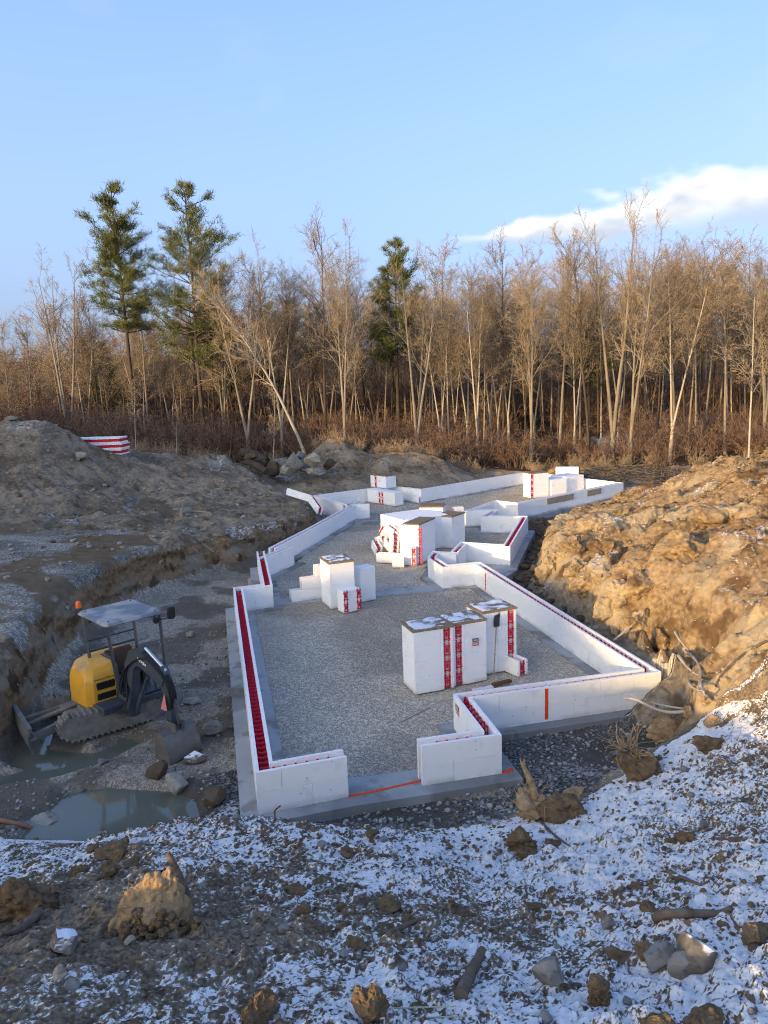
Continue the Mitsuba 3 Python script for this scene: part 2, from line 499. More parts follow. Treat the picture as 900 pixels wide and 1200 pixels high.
# machine
M['m_yellow'] = {'type': 'principled', 'base_color': mikit.proc(lambda p, n, uv: mix(mi.Color3f(.66, .33, .03), (.33, .22, .10), smoothstep(.56, .8, fbm(p.x * 4, p.y * 4, p.z * 4, 4)) * .5)), 'roughness': .35, 'specular': .45}
M['m_grey'] = principled((.05, .06, .075), .38, .5)
M['m_roof'] = {'type': 'principled', 'base_color': mikit.proc(lambda p, n, uv: mix((.12, .14, .17), (.30, .30, .29), smoothstep(.4, .65, fbm(p.x * 2.5, p.y * 2.5, p.z, 4)))), 'roughness': .38, 'specular': .5}
M['m_rubber'] = principled((.02, .02, .021), .7, .3)
M['m_mud'] = bump({'type': 'diffuse', 'reflectance': mikit.proc(lambda p, n, uv: mix((.12, .108, .09), (.32, .29, .245), fbm(p.x * 7, p.y * 7, p.z * 7, 4)))}, clod_bump, .05)
M['m_steel'] = {'type': 'principled', 'base_color': mikit.proc(lambda p, n, uv: mix((.09, .088, .085), (.22, .20, .18), fbm(p.x * 6, p.y * 6, p.z * 6, 4))), 'roughness': .5, 'metallic': .35}
M['m_chrome'] = principled((.75, .76, .78), .18, .5, 1.0)
M['m_seat'] = principled((.075, .045, .035), .6, .3)
M['m_orange'] = principled((.75, .13, .02), .3, .5)
M['m_pink'] = two({'type': 'diffuse', 'reflectance': rgb(.62, .22, .22)})
M['m_white'] = {'type': 'diffuse', 'reflectance': rgb(.75, .75, .74)}
M['m_rust'] = {'type': 'diffuse', 'reflectance': rgb(.15, .085, .05)}
M['m_stalk'] = {'type': 'diffuse', 'reflectance': rgb(.45, .47, .33)}
M['m_broom'] = {'type': 'diffuse', 'reflectance': rgb(.06, .065, .07)}
M['m_dark'] = {'type': 'diffuse', 'reflectance': rgb(.06, .05, .042)}
# ------------------------------------------------------------------ layout of the foundation (top edges of the forms, in world metres)
TH, WH = .33, .81


def tops(pts):
    return np.array([at(x, y, WH)[:2] for x, y in pts])


RUNS = {
    'left': (tops([(406.5, 886.6), (299.5, 905.8), (273.1, 688.3), (307.8, 683.9), (300.6, 646.1)]), -1),
    'stub': (tops([(312.2, 653.3), (343.9, 640.6)]), 1),
    'diag': (tops([(314.4, 642), (360, 618.9), (404, 595), (421, 586.2)]), -1),
    'return': (tops([(413.2, 591.8), (432.8, 591.2)]), 1),
    'backleft': (tops([(401, 592), (366.8, 580.4), (457, 568.8), (493.5, 572.8), (613, 553.3), (633.3, 554.4), (730.7, 565.6), (607, 590), (583.3, 587.8), (556, 597.3), (584.4, 596.7)]), -1),
    'porch': (tops([(584.0, 597.9), (573.3, 604), (618.9, 604.4), (597.8, 640.5), (546.7, 637), (537.8, 646.0)]), -1),
    'right': (tops([(537.4, 647.2), (507, 645.5), (501, 653.1), (518.6, 664.7), (557, 661), (750.5, 783), (531, 812.9), (562.4, 854.7), (488.3, 865.3)]), 1),
}


def centre(name):
    P, s = RUNS[name]
    return offset(P, s * TH / 2)


HOUSE = sg.Polygon(np.vstack([RUNS['left'][0][:4], RUNS['stub'][0], RUNS['diag'][0][1:3], RUNS['backleft'][0][1:7], RUNS['backleft'][0][7:10],
                              tops([(573, 604), (619, 604.4), (598, 640.5), (547, 637), (507, 646), (501, 653), (518.6, 664.7), (557, 661)]), tops([(773, 787), (553.6, 816), (590, 861)])])).buffer(0)
foot_lines = [sg.LineString(centre(k)).buffer(.48, cap_style='square', join_style='mitre') for k in RUNS]
g0 = lambda x, y: at(x, y, 0)[:2]
foot_lines += [sg.LineString([centre('left')[0], centre('right')[-1]]).buffer(.48, cap_style='flat'),
               sg.LineString([g0(318, 706), g0(420, 697), g0(520, 688)]).buffer(.42, cap_style='flat'),
               sg.LineString([g0(425, 612), g0(560, 612)]).buffer(.45, cap_style='flat'),
               sg.LineString([g0(500, 662), g0(560, 664), g0(596, 664)]).buffer(.5, cap_style='flat'),
               sg.Polygon([g0(520, 664), g0(606, 650), g0(606, 668), g0(570, 690)])]
FOOT = unary_union(foot_lines).buffer(0)
HOUSEF = unary_union([HOUSE, FOOT]).buffer(0)
FOOT_IN = FOOT.buffer(-.11)
shapely.prepare(FOOT_IN)
shapely.prepare(HOUSE)

# ------------------------------------------------------------------ ground: break lines -> smooth surface -> roughness
C = []


def cl(*pts):
    """control line in photo coordinates with a height each, densified in the world"""
    W = [at(x, y, z) for x, y, z in pts]
    for a, b in zip(W[:-1], W[1:]):
        n = max(1, int(np.linalg.norm(b - a) / .4))
        C.extend(a + (b - a) * k / n for k in range(n))
    C.append(W[-1])


def cw(*pts):
    W = [np.array(p, float) for p in pts]
    for a, b in zip(W[:-1], W[1:]):
        n = max(1, int(np.linalg.norm(b - a) / .6))
        C.extend(a + (b - a) * k / n for k in range(n))
    C.append(W[-1])


FL = -.28
# pit floor, left side and left cut bank
diag_out = offset(RUNS['diag'][0], .9)
baseL = [tuple(at(x, y, FL)) for x, y in [(-60, 905), (10, 880), (40, 836), (62, 788), (108, 738), (163, 702), (205, 689), (255, 671)]] + [(-6.6, 32.2, FL), (diag_out[0][0] - .2, diag_out[0][1] + 1, FL), (diag_out[1][0], diag_out[1][1], FL), (-3.6, 41.2, FL), (-4.1, 43.5, FL), (-5.4, 46.9, FL)]
cw(*baseL)
mid = [(a[0] - .16, a[1] + .14, a[2] + z) for a, z in zip(baseL, [.8, .9, 1.0, 1.15, 1.15, 1.15, 1.1, 1.0, .85, .75, .65, .6, .5, .4])]
lipz = [1.35, 1.45, 1.5, 1.55, 1.5, 1.5, 1.4, 1.3, 1.2, 1.0, .85, .8, .75, .6]
lipL = [(a[0] - .34, a[1] + .32, z) for a, z in zip(baseL, lipz)]
cw(*lipL)
cl((-80, 700, 1.9), (0, 690, 1.85), (45, 668, 1.72), (90, 655, 1.62), (140, 644, 1.55), (180, 622, 1.5), (225, 610, 1.35), (280, 600, 1.15), (325, 590, .95), (355, 584, .85))
cl((-80, 650, 1.75), (0, 648, 1.7), (60, 640, 1.65), (120, 632, 1.6))
cl((0, 632, 1.72), (90, 625, 1.66), (170, 618, 1.55))
# the big spoil pile on the left
cl((-80, 606, 1.8), (0, 606, 1.8), (60, 607, 1.8), (110, 606, 1.75), (140, 601, 1.7), (165, 590, 1.65), (190, 596, 1.55), (240, 590, 1.4), (300, 588, 1.15), (330, 581, 1.0))


def cy(*pts):
    W = [aty(*p) for p in pts]
    for a, b in zip(W[:-1], W[1:]):
        n = max(1, int(np.linalg.norm(b - a) / .5))
        C.extend(a + (b - a) * k / n for k in range(n))
    C.append(W[-1])


cy((-90, 500, 44), (-30, 494, 44), (10, 490, 44), (48, 490, 44), (75, 506, 44.5), (100, 524, 45), (128, 530, 45), (160, 541, 46), (205, 549, 47))
cy((-30, 545, 41), (30, 545, 41), (80, 560, 41), (120, 575, 42), (150, 580, 43))
cy((140, 560, 44), (180, 570, 44), (210, 578, 44))
cy((-90, 520, 52), (60, 520, 52), (130, 527, 51))
cy((205, 556, 49), (228, 538, 50), (255, 530, 51), (285, 548, 51), (315, 568, 51), (335, 577, 50))
cy((190, 535, 57), (255, 540, 56), (310, 556, 56))
# spoil heaps and boulders behind the house
cy((340, 560, 55), (362, 531, 57), (388, 511, 58), (412, 520, 58), (436, 532, 58), (450, 548, 57))
cy((428, 552, 55), (450, 533, 56), (480, 528, 57), (515, 535, 57), (540, 551, 57), (560, 562, 57))
cy((290, 560, 60), (330, 548, 60), (350, 545, 60))
back = offset(RUNS['backleft'][0][1:7], 1.1)
cw(*[(p[0], p[1], FL) for p in back])
back2 = offset(RUNS['backleft'][0][1:7], 2.0)
cw(*[(p[0], p[1], z) for p, z in zip(back2, [.5, .7, .6, .5, .3, -.2])])
cw((-40, 64, 1.9), (-20, 64, 1.8), (-5, 64, 1.4), (5, 63, .8), (15, 62, .3), (30, 60, .3), (45, 58, .8))
cw((-45, 72, 2), (-20, 72, 2), (0, 72, 1.6), (20, 72, .5), (50, 72, 1))
# right: narrow trench, cut face, lumpy spoil bank
outR = offset(RUNS['right'][0][4:6], 1.0)
cw((16.8, 48.6, FL), (12.2, 43.6, FL), (8.6, 40.2, FL), (8.1, 37.2, FL), (6.6, 31.5, FL), (5.6, 28.6, FL), (4.75, 26.2, FL), (outR[1][0] - .05, outR[1][1] + 2, FL), (7.05, 17.2, FL), (6.95, 15.4, FL), (5.4, 14.5, FL))
cl((655, 612, .5), (640, 630, .7), (632, 655, .7), (660, 690, .75), (688, 707, .8), (715, 735, .6), (745, 757, .6), (775, 775, .55), (800, 800, .5))
cl((648, 625, 1.0), (655, 650, 1.2), (690, 680, 1.35), (730, 705, 1.4), (770, 735, 1.35), (805, 765, 1.35), (830, 795, 1.35))
cl((690, 615, 1.5), (735, 650, 1.9), (790, 680, 2.1), (850, 710, 2.25), (900, 745, 2.3), (960, 790, 2.4))
cl((735, 590, 1.0), (775, 580, 1.8), (800, 600, 2.2), (850, 610, 2.6), (900, 620, 3.0), (960, 640, 3.3))
cl((735, 584, .9), (780, 570, 2.0), (830, 549, 3.0), (870, 545, 3.4), (900, 536, 3.8), (960, 528, 4.2), (1030, 520, 4.5))
cw((15, 43.5, .3), (18, 40, 1.0), (21, 37, 1.6), (26, 33, 2.2), (34, 28, 3))
cw((18, 47, .1), (24, 42, .4), (34, 38, .6))
# foreground
cl((-60, 985, .0), (0, 985, .12), (55, 985, .28), (110, 984, .55), (160, 966, .8), (215, 957, .92), (300, 956, .95), (400, 966, .75), (500, 980, .55), (560, 992, .4), (600, 1000, .5), (650, 968, .42), (720, 922, .45), (765, 885, .55), (800, 855, .85), (850, 850, 1.15), (900, 845, 1.5))
cl((820, 830, 1.15), (860, 838, 1.35), (900, 842, 1.55), (960, 850, 1.9))
cl((-60, 1080, 1.5), (0, 1080, 1.6), (160, 1062, 1.95), (300, 1055, 1.7), (450, 1050, 1.45), (600, 1060, 1.35), (750, 1000, 1.2), (900, 950, 1.65), (980, 930, 2.1))
cl((-60, 1200, 2.9), (0, 1200, 2.95), (200, 1200, 2.85), (450, 1200, 2.75), (700, 1200, 2.65), (900, 1200, 2.8), (980, 1150, 3.0))
cw((-6.9, 12.3, -.3), (-5, 11.9, -.3), (-3.2, 11.75, -.22), (-2.2, 11.75, -.16), (-.6, 12.1, -.15), (.6, 12.2, -.14), (2.4, 12.6, -.12), (3.4, 13.0, -.12), (4.6, 14.0, -.14), (5.4, 15.2, -.18))
cl((250, 920, FL), (240, 850, FL), (235, 780, FL), (200, 870, FL), (150, 870, FL))
cl((640, 905, -.12), (680, 875, -.13), (730, 850, -.16))
# towards and behind the camera, and outside the frame
cw((-12, 5, 3.0), (-5, 2.5, 3.4), (0, 2, 3.5), (6, 2.5, 3.5), (14, 5, 3.9))
cw((-14, -6, 3.6), (0, -6, 3.6), (14, -6, 3.6))
cw((-30, -12, 3.4), (-45, -12, 4))
cw((-14, 12, 1.4), (-13, 15, 1.5))
cw((-26, 12, 3.2), (-26, 25, 2.9), (-28, 36, 2.8), (-30, 50, 4.2))
cw((-45, 0, 4), (-45, 40, 3.5), (-45, 60, 3))
cw((14, 12, 3.4), (16, 20, 4.2), (20, 26, 4.8), (30, 20, 5), (45, 10, 5))
cw((9, 12, 2.5), (11, 16, 3.0), (13, 20, 3.5))
cw((45, 40, 2), (48, 60, 1))
C = np.array(C)
GX0, GX1, GY0, GY1, GD = -46.0, 50.0, -13.0, 73.0, .2
gx, gy = np.arange(GX0, GX1 + GD, GD), np.arange(GY0, GY1 + GD, GD)
_, keep = np.unique(np.round(C[:, :2] / .12), axis=0, return_index=True)
C = C[keep]
XX, YY = np.meshgrid(gx, gy)
BASE = LinearNDInterpolator(C[:, :2], C[:, 2])(XX, YY)
BASE = np.where(np.isnan(BASE), 2.0, BASE)
BASE = gaussian_filter(BASE, .95)


def inside(poly, x, y):
    return shapely.contains_xy(poly, x, y)


def smooth_np(a, b, x):
    t = np.clip((x - a) / (b - a), 0, 1)
    return t * t * (3 - 2 * t)


RIDGE_Y = [-90, -60, -45, -33, -27, -22, -17, -12, -8, 0, 10, 24, 40, 50, 62, 75]
RIDGE_Z = [10, 10.2, 10.2, 9.2, 10.3, 10.6, 10.2, 8.7, 8.5, 9.6, 10.6, 11.2, 11.4, 11.0, 8, 3.0]
PUDDLES = [sg.Polygon([at(*p, -.42)[:2] for p in q]).buffer(.25).buffer(-.12) for q in (
    [(-30, 925), (0, 912), (40, 903), (60, 880), (110, 885), (150, 868), (165, 872), (128, 893), (60, 915), (0, 922)],
    [(28, 985), (40, 962), (68, 945), (80, 932), (125, 925), (170, 929), (205, 931), (226, 942), (232, 960), (190, 968), (120, 985)],
    [(15, 900), (15, 868), (45, 850), (60, 855), (55, 885), (30, 900)])]
PUD = unary_union(PUDDLES)
FLOOR_L = sg.Polygon([p[:2] for p in baseL] + [(-3.2, 40), (-4.6, 30), (-4.6, 25), (-2.6, 12.2), (-7, 12.2)]).buffer(0)
DRIVE = sg.Polygon([(q[0], q[1]) for q in lipL[2:7]] + [(-11.5, 33.3), (-14, 32.6), (-22, 33.6), (-34, 35), (-34, 20), (-12, 20.5)]).buffer(0)
shapely.prepare(DRIVE)
RIGHTBANK = sg.Polygon([at(x, y, z)[:2] for x, y, z in [(735, 588, 0.2), (650, 615, -.2), (628, 645, -.2), (640, 690, -.2), (690, 740, -.2), (740, 785, -.2), (800, 830, .3)]] + [(5.9, 13.6), (6.6, 12.9), (8.6, 12.6), (12, 14), (20, 20), (34, 28), (24, 41), (17, 45)])
shapely.prepare(RIGHTBANK)


def n3(x, y, s, seed, oct=4, z=0.0):
    return meshkit.fbm(np.stack([x * s, y * s, np.full_like(x, z)], -1), oct, seed) - .5


def worley(x, y, s, seed):
    """distance to the nearest jittered cell centre, in cells"""
    x, y = x * s, y * s
    ix, iy = np.floor(x), np.floor(y)
    best, which = np.full(x.shape, 9.0), np.zeros(x.shape)
    for a in (-1, 0, 1):
        for b in (-1, 0, 1):
            cx, cy = ix + a, iy + b
            h = np.sin(cx * 127.1 + cy * 311.7 + seed * 17.3) * 43758.5453
            h2 = np.sin(cx * 269.5 + cy * 183.3 + seed * 9.1) * 43758.5453
            u, w = h - np.floor(h), h2 - np.floor(h2)
            d = np.hypot(cx + u - x, cy + w - y)
            which = np.where(d < best, u, which)
            best = np.minimum(best, d)
    return best, which


def ground(x, y, fine=True):
    x, y = np.asarray(x, float), np.asarray(y, float)
    sh = x.shape
    x, y = x.ravel(), y.ravel()
    h = map_coordinates(BASE, [(y - GY0) / GD, (x - GX0) / GD], order=1, mode='nearest')
    # beyond the worked site: gentle wood floor
    out = np.maximum.reduce([GX0 + 2 - x, x - GX1 + 2, GY0 + 2 - y, y - GY1 + 2, np.zeros_like(x)])
    far = 1.2 + np.maximum(y - 80, 0) * .065 + n3(x, y, .03, 3, 3) * 2.0 + 1.6 * smooth_np(4, -20, y)
    h = h + (far - h) * smooth_np(0, 6, out)
    # wooded ridge to the left, out of frame
    rz = np.interp(y, RIDGE_Y, RIDGE_Z)
    rid = rz + n3(x, y, .12, 31, 3) * .5 + n3(x, y, .8, 32, 3) * .3
    w = np.where(x > -42, smooth_np(-29, -41, x), smooth_np(-75, -43, x)) * smooth_np(75, 55, y)
    h = np.maximum(h, h + (rid - h) * w)
    if not fine:
        return h.reshape(sh)
    drv = inside(DRIVE, x, y)
    inh = inside(HOUSEF, x, y)
    rb = inside(RIGHTBANK, x, y)
    fg = smooth_np(13.2, 11.2, y + np.abs(x - 1) * -.12) * ~inh
    # pit floor weight: low ground is smoother
    low = smooth_np(.25, -.15, h)
    a = (1 - .75 * low) * np.where(drv, .3, 1)
    amp = np.clip(smooth_np(90, 50, y), 0, 1)
    d1 = n3(x, y, .55, 1, 4) * .38 + n3(x, y, 1.7, 2, 4) * .22
    d2 = n3(x, y, 6.0, 5, 4) * .075
    cw_, cr = worley(x + n3(x, y, 1.5, 8, 2) * .6, y + n3(x, y, 1.5, 9, 2) * .6, 1.05, 3)
    lump = np.maximum(0, .62 - cw_) * (cr - .1) * 1.15
    cw2, cr2 = worley(x, y, 3.1, 5)
    lump2 = np.maximum(0, .5 - cw2) * np.maximum(cr2 - .45, 0) * .55
    steep = smooth_np(.15, .6, h)
    h = h + a * amp * (d1 + d2) * np.where(fg > .5, .45, 1)
    u_, v_ = x * .94 + y * .34, y * .94 - x * .34
    wob = n3(x, y, .9, 51, 3) * 1.0
    fur = np.abs(n3(u_ * .33, v_ * 1.0 + wob * .5, 1.25, 12, 4))
    cs, cr3 = worley(u_ * .42 + wob * .3, v_ + wob * .5, .95, 13)
    slab = np.clip(.62 - cs, 0, .26) * (cr3 > .35) * 1.5
    h = h + rb * steep * (slab * .75 - fur * 1.05 + .22 + lump2 * .6 * (cr2 > .6) + n3(x, y, 2.6, 52, 5) * .30 + n3(x, y, 9, 53, 4) * .15)
    left = (x < -2) & (y > 13) & ~inh
    gull = np.abs(n3(x * 1.0 + y * .2, y * .30 - x * .1, .9, 14, 4))
    h = h + left * np.where(drv, .15, 1) * smooth_np(.1, .6, h) * (lump * .12 + lump2 * .22 - gull * .60 + .1 + n3(x, y, 3.0, 54, 4) * .26 + n3(x, y, 10, 55, 3) * .07) * smooth_np(60, 52, y)
    fglump, fr = worley(x + d1 * .5, y, 2.2, 7)
    h = h + fg * steep * (np.maximum(0, .5 - fglump) * np.maximum(fr - .5, 0) * .45 + np.maximum(0, .5 - cw2) * np.maximum(cr2 - .3, 0) * .28 + n3(x, y, 14, 15, 3) * .11 + n3(x, y, 34, 16, 2) * .045)
    # the water's hollows
    inp = inside(PUD, x, y)
    near = (x < -2) & (y < 20) & (y > 9)
    if near.any():
        dp = np.zeros_like(x)
        pts = shapely.points(x[near], y[near])
        dd = shapely.distance(PUD, pts)
        db = shapely.distance(PUD.boundary, pts)
        sd = np.where(inp[near], -db, dd)
        dp[near] = np.where(h[near] < .12, smooth_np(.12, -.25, sd), 0)
        h = h - dp * .26
        h[near] += np.where((sd > 0) & (sd < .9) & (h[near] < .1), .06 * np.sin(np.clip(sd / .9, 0, 1) * np.pi), 0)
    # inside the forms: levelled crushed stone
    flat = -.035 + n3(x, y, .8, 21, 3) * .05 + n3(x, y, 7, 22, 3) * .028
    h = np.where(inside(HOUSE, x, y), flat, h)
    h = np.where(inside(FOOT_IN, x, y), -.36, h)
    return h.reshape(sh)


def gz(x, y):
    return float(ground(np.array([x]), np.array([y]))[0])


def hit(px, py, extra=0.0):
    """where the ray of a photo point meets the ground"""
    d = ray(px, py)
    t = np.concatenate([np.arange(4, 30, .02), np.arange(30, 120, .05)])
    p = np.array([0, 0, CAM_H]) + t[:, None] * d
    k = np.nonzero(p[:, 2] < ground(p[:, 0], p[:, 1]) + extra)[0]
    return p[k[0]] if len(k) else p[-1]


shapely.prepare(HOUSEF)
shapely.prepare(PUD)
PATCH = sg.Polygon([at(x, y, 1.6)[:2] for x, y in [(140, 607), (150, 590), (165, 585), (200, 590), (212, 598), (190, 608)]])


def region(x, y, z):
    """0 stone floor, 1 drive, 2 brown spoil, 3 ochre bank, 4 snowy foreground, 5 wood floor, 6 cut face, 7 wet trench"""
    jx = x + n3(x, y, .9, 41, 4) * 1.2
    jy = y + n3(x, y, .9, 42, 4) * 1.2
    r = np.full(x.shape, 2)
    r[(y > 60 + jx * 0 + n3(x, y, .4, 43, 3) * 4) | (x < -34) | (x > 32) | (y < -4)] = 5
    rb = inside(RIGHTBANK, jx, jy)
    r[rb | ((x > 6.5) & (jy < 45) & (x < 32) & (r == 2))] = 3
    fgl = 12.35 + np.interp(x, [-14, -7, -3, 0, 2.5, 4, 6, 8, 14], [3.0, .0, -.6, -.55, -.55, .3, 1.0, .9, 1.5])
    r[(jy * .55 + y * .45 < fgl) & (y > -4) & (x < 14) & (x > -14)] = 4
    r[(x < 1) & (y > 12) & (r == 2) & (z < np.interp(y, [12, 20, 26, 34, 40, 48], [1.35, 1.45, 1.4, 1.1, .8, .6]) + n3(x, y, .7, 44, 3) * .5) & (y < 48)] = 6
    r[inside(DRIVE, x * .6 + jx * .4, y * .6 + jy * .4) & (z > 1.18 + n3(x, y, 1.6, 47, 3) * .3)] = 1
    r[inside(PATCH, jx, jy)] = 1
    low = z < .06 + n3(x, y, 1.3, 45, 3) * .25
    r[low & (y < 49) & (r != 4)] = 8
    r[low & (((x > 2.2) & (y < 15.6)) | ((x > -4) & (y < 12.9)) | ((jx < -2.2) & (jx > -4.3) & (jy < 14.4))) & (r != 4)] = 7
    r[low & (x > 3) & ~inside(HOUSEF, x, y) & (y > 15.6) & (y < 45)] = 7
    r[inside(HOUSEF, x, y)] = 0
    return r


def grid_mesh(xs, ys):
    X, Y = np.meshgrid(xs, ys)
    Z = ground(X, Y)
    n, m = X.shape
    i = np.arange((n - 1) * (m - 1))
    i = i // (m - 1) * m + i % (m - 1)
    f = np.vstack([np.stack([i, i + 1, i + m + 1], 1), np.stack([i, i + m + 1, i + m], 1)])
    return np.stack([X.ravel(), Y.ravel(), Z.ravel()], 1), f


def span(a, b, d):
    return np.linspace(a, b, int(round((b - a) / d)) + 1)


GRIDS = [grid_mesh(span(-9, 10, .034), span(3.6, 14.2, .034)),
         grid_mesh(span(-20, 19, .075), span(14.2, 30, .075)),
         grid_mesh(span(-30, 30, .11), span(30, 62, .11)),
         grid_mesh(span(-46, -30, .5), span(-12, 62, .5)), grid_mesh(span(30, 46, .5), span(-12, 62, .5)),
         grid_mesh(span(-30, 30, .4), span(-12, 3.6, .4)),
         grid_mesh(span(-30, -9, .25), span(3.6, 14.2, .25)), grid_mesh(span(10, 30, .25), span(3.6, 14.2, .25)),
         grid_mesh(span(-30, -20, .2), span(14.2, 30, .2)), grid_mesh(span(19, 30, .2), span(14.2, 30, .2)),
         grid_mesh(span(-46, 46, .8), span(62, 120, .8)),
         grid_mesh(span(-90, -46, 2), span(-90, 120, 2)), grid_mesh(span(46, 130, 3), span(-90, 120, 3)), grid_mesh(span(-46, 46, 2), span(-90, -12, 2)),
         grid_mesh(span(-600, 600, 15), span(120, 700, 15)), grid_mesh(span(-600, -90, 15), span(-300, 120, 15)), grid_mesh(span(130, 600, 15), span(-300, 120, 15)), grid_mesh(span(-90, 130, 10), span(-300, -90, 10))]
REG = {0: ('gravel_floor', 'm_gravel'), 1: ('gravel_drive', 'm_drive'), 2: ('spoil_bank', 'm_dirt'), 3: ('ochre_bank', 'm_ochre'), 4: ('snowy_ground', 'm_snow'), 5: ('wood_floor', 'm_far'), 6: ('pit_face', 'm_cut'), 7: ('wet_trench', 'm_wet'), 8: ('pit_floor', 'm_pit')}
bins = {k: [] for k in REG}
for v, f in GRIDS:
    c = v[f].mean(1)
    r = region(c[:, 0], c[:, 1], c[:, 2])
    # normals across region borders stay continuous: vertex normals of the whole patch
    tm = trimesh.Trimesh(v, f, process=False)
    for k in np.unique(r):
        ff = f[r == k]
        used, inv = np.unique(ff, return_inverse=True)
        bins[k].append((v[used], inv.reshape(-1, 3)))
for k, ms in bins.items():
    if ms:
        struct(REG[k][0], cat(ms), REG[k][1], smooth=True)
# standing water
wv = trimesh.creation.extrude_polygon(PUD.buffer(.5), .02, engine='earcut')
for i, pd in enumerate(PUDDLES):
    m = trimesh.creation.extrude_polygon(pd.buffer(.35), .01, engine='earcut')
    k = 'puddle' if i == 0 else f'puddle_{i:03d}'
    scene[k] = mikit.ply(mv(m, None, (0, 0, -.425 - .004 * i)), 'm_water')
    labels[k] = {'kind': 'structure'}
# ------------------------------------------------------------------ concrete footing
fm = []
for g in getattr(FOOT, 'geoms', [FOOT]):
    fm.append(mv(trimesh.creation.extrude_polygon(g.simplify(.01), .30, engine='earcut'), None, (0, 0, -.30)))
fk = solo('concrete_footing', cat(fm), 'm_concrete', 'long grey concrete footing slab running under all the white foam walls', 'footing')


# ------------------------------------------------------------------ insulating foam forms
def foam_uv(m):
    """unshared vertices with uv in metres (along, up)"""
    v, f = np.asarray(m.vertices), np.asarray(m.faces)
    n = np.cross(v[f[:, 1]] - v[f[:, 0]], v[f[:, 2]] - v[f[:, 0]])
    V = v[f].reshape(-1, 3)
    N = np.repeat(n, 3, 0)
    L = np.hypot(N[:, 0], N[:, 1]) + 1e-9
    u = np.where(np.abs(N[:, 2]) > L, V[:, 0], (V[:, 0] * -N[:, 1] + V[:, 1] * N[:, 0]) / L)
    w = np.where(np.abs(N[:, 2]) > L, V[:, 1], V[:, 2])
    return trimesh.Trimesh(V, np.arange(len(V)).reshape(-1, 3), process=False), np.stack([u, w], 1)


def put_foam(name, m, parent=None, **k):
    m2, uv = foam_uv(m)
    return put(name, m2, 'm_foam', parent, uv=uv, **k)


def slab4(q, z0, z1, b=.009):
    """bevelled prism over the plan quad q (4x2, any order round)"""
    q = np.asarray(q, float)
    c = q.mean(0)
    d = q - c
    s = q - d / (np.linalg.norm(d, axis=1, keepdims=True) + 1e-9) * b * 1.4
    R = [np.c_[s, [z0] * 4], np.c_[q, [z0 + b] * 4], np.c_[q, [z1 - b] * 4], np.c_[s, [z1] * 4]]
    return hull(np.vstack(R))


WEBM = cat([bb((.028, .19, .03), (0, 0, .06), .003), bb((.028, .19, .03), (0, 0, .18), .003), bb((.028, .19, .03), (0, 0, .305), .003),
            bb((.05, .012, .31), (0, -.093, .158), .003), bb((.05, .012, .31), (0, .093, .158), .003),
            bb((.028, .02, .14), (0, -.03, .24), .003), bb((.028, .02, .14), (0, .03, .24), .003), bb((.028, .02, .03), (0, -.055, .33), .003), bb((.028, .02, .03), (0, .055, .33), .003)])
WALL_INFO = {
    'left': 'white foam form wall with red topped channel, left of the gravel floor',
    'stub': 'short white foam form wall section set diagonally behind the end of the left wall',
    'diag': 'long white foam form wall running diagonally back along the cut bank',
    'return': 'short white foam wall end at the far end of the diagonal wall',
    'backleft': 'low white foam form wall round the far wing of the foundation, below the spoil heaps',
    'porch': 'white foam form wall round the notch between far wing and right wall',
    'right': 'long white foam form wall down the right side, with a red spray line',
}
rs = np.random.RandomState(5)
webs_used = 0
WALLKEY = {}
for rn in ('left', 'right', 'stub', 'diag', 'return', 'porch', 'backleft'):
    P, s = RUNS[rn]
    w = thing('foam_wall', WALL_INFO[rn], 'foundation wall')
    WALLKEY[rn] = w
    lines = [offset(P, s * d) for d in (0, .067, TH - .067, TH)]
    cen = offset(P, s * TH / 2)
    rest = []
    for i in range(len(P) - 1):
        t = P[i + 1] - P[i]
        L = np.linalg.norm(t)
        t = t / L
        lows = [min((l[i] - P[i]) @ t for l in lines), max((l[i] - P[i]) @ t for l in lines)]
        for course in (0, 1):
            z0, z1 = course * .405 + .001, course * .405 + .403
            step = 1.22
            cuts = [0.0]
            x = step * (1.0 if course else .55)
            while x < L - .35:
                cuts.append(x)
                x += step
            cuts.append(L)
            for a, b in zip(cuts[:-1], cuts[1:]):
                ms = []
                jig = rs.uniform(-.002, .002)
                for la, lb in ((lines[0], lines[1]), (lines[2], lines[3])):
                    def pt(l, u, end):
                        if u <= 0:
                            return l[i]
                        if u >= L:
                            return l[i + 1]
                        q = P[i] + t * u
                        n = np.array([-t[1], t[0]])
                        return q + n * ((l[i] - P[i]) @ n + jig)
                    q = [pt(la, a + (.0025 if a > 0 else 0), 0), pt(la, b - (.0025 if b < L else 0), 1), pt(lb, b - (.0025 if b < L else 0), 1), pt(lb, a + (.0025 if a > 0 else 0), 0)]
                    ms.append(slab4(q, z0, z1))
                bk = put_foam('block', cat(ms), w)
                # ties of this block
                us = np.arange(math.ceil((max(a, .18) - .1) / .2032), (min(b, L - .18) - .1) / .2032) * .2032 + .1
                ang = math.atan2(t[1], t[0])
                n = np.array([-t[1], t[0]])
                for u in us:
                    c = P[i] + t * u + n * s * TH / 2
                    m = mv(WEBM, rotz(ang), (c[0], c[1], z0 + .002))
                    if course == 1 and webs_used < 290 and rn in ('left', 'right') and c[1] < 27:
                        webs_used += 1
                        put('tie', m, 'm_web', bk)
                    else:
                        rest.append(m)
    if rest:
        put('tie', cat(rest), 'm_web', w, stuff=True)
# spray-painted marks and printed marks


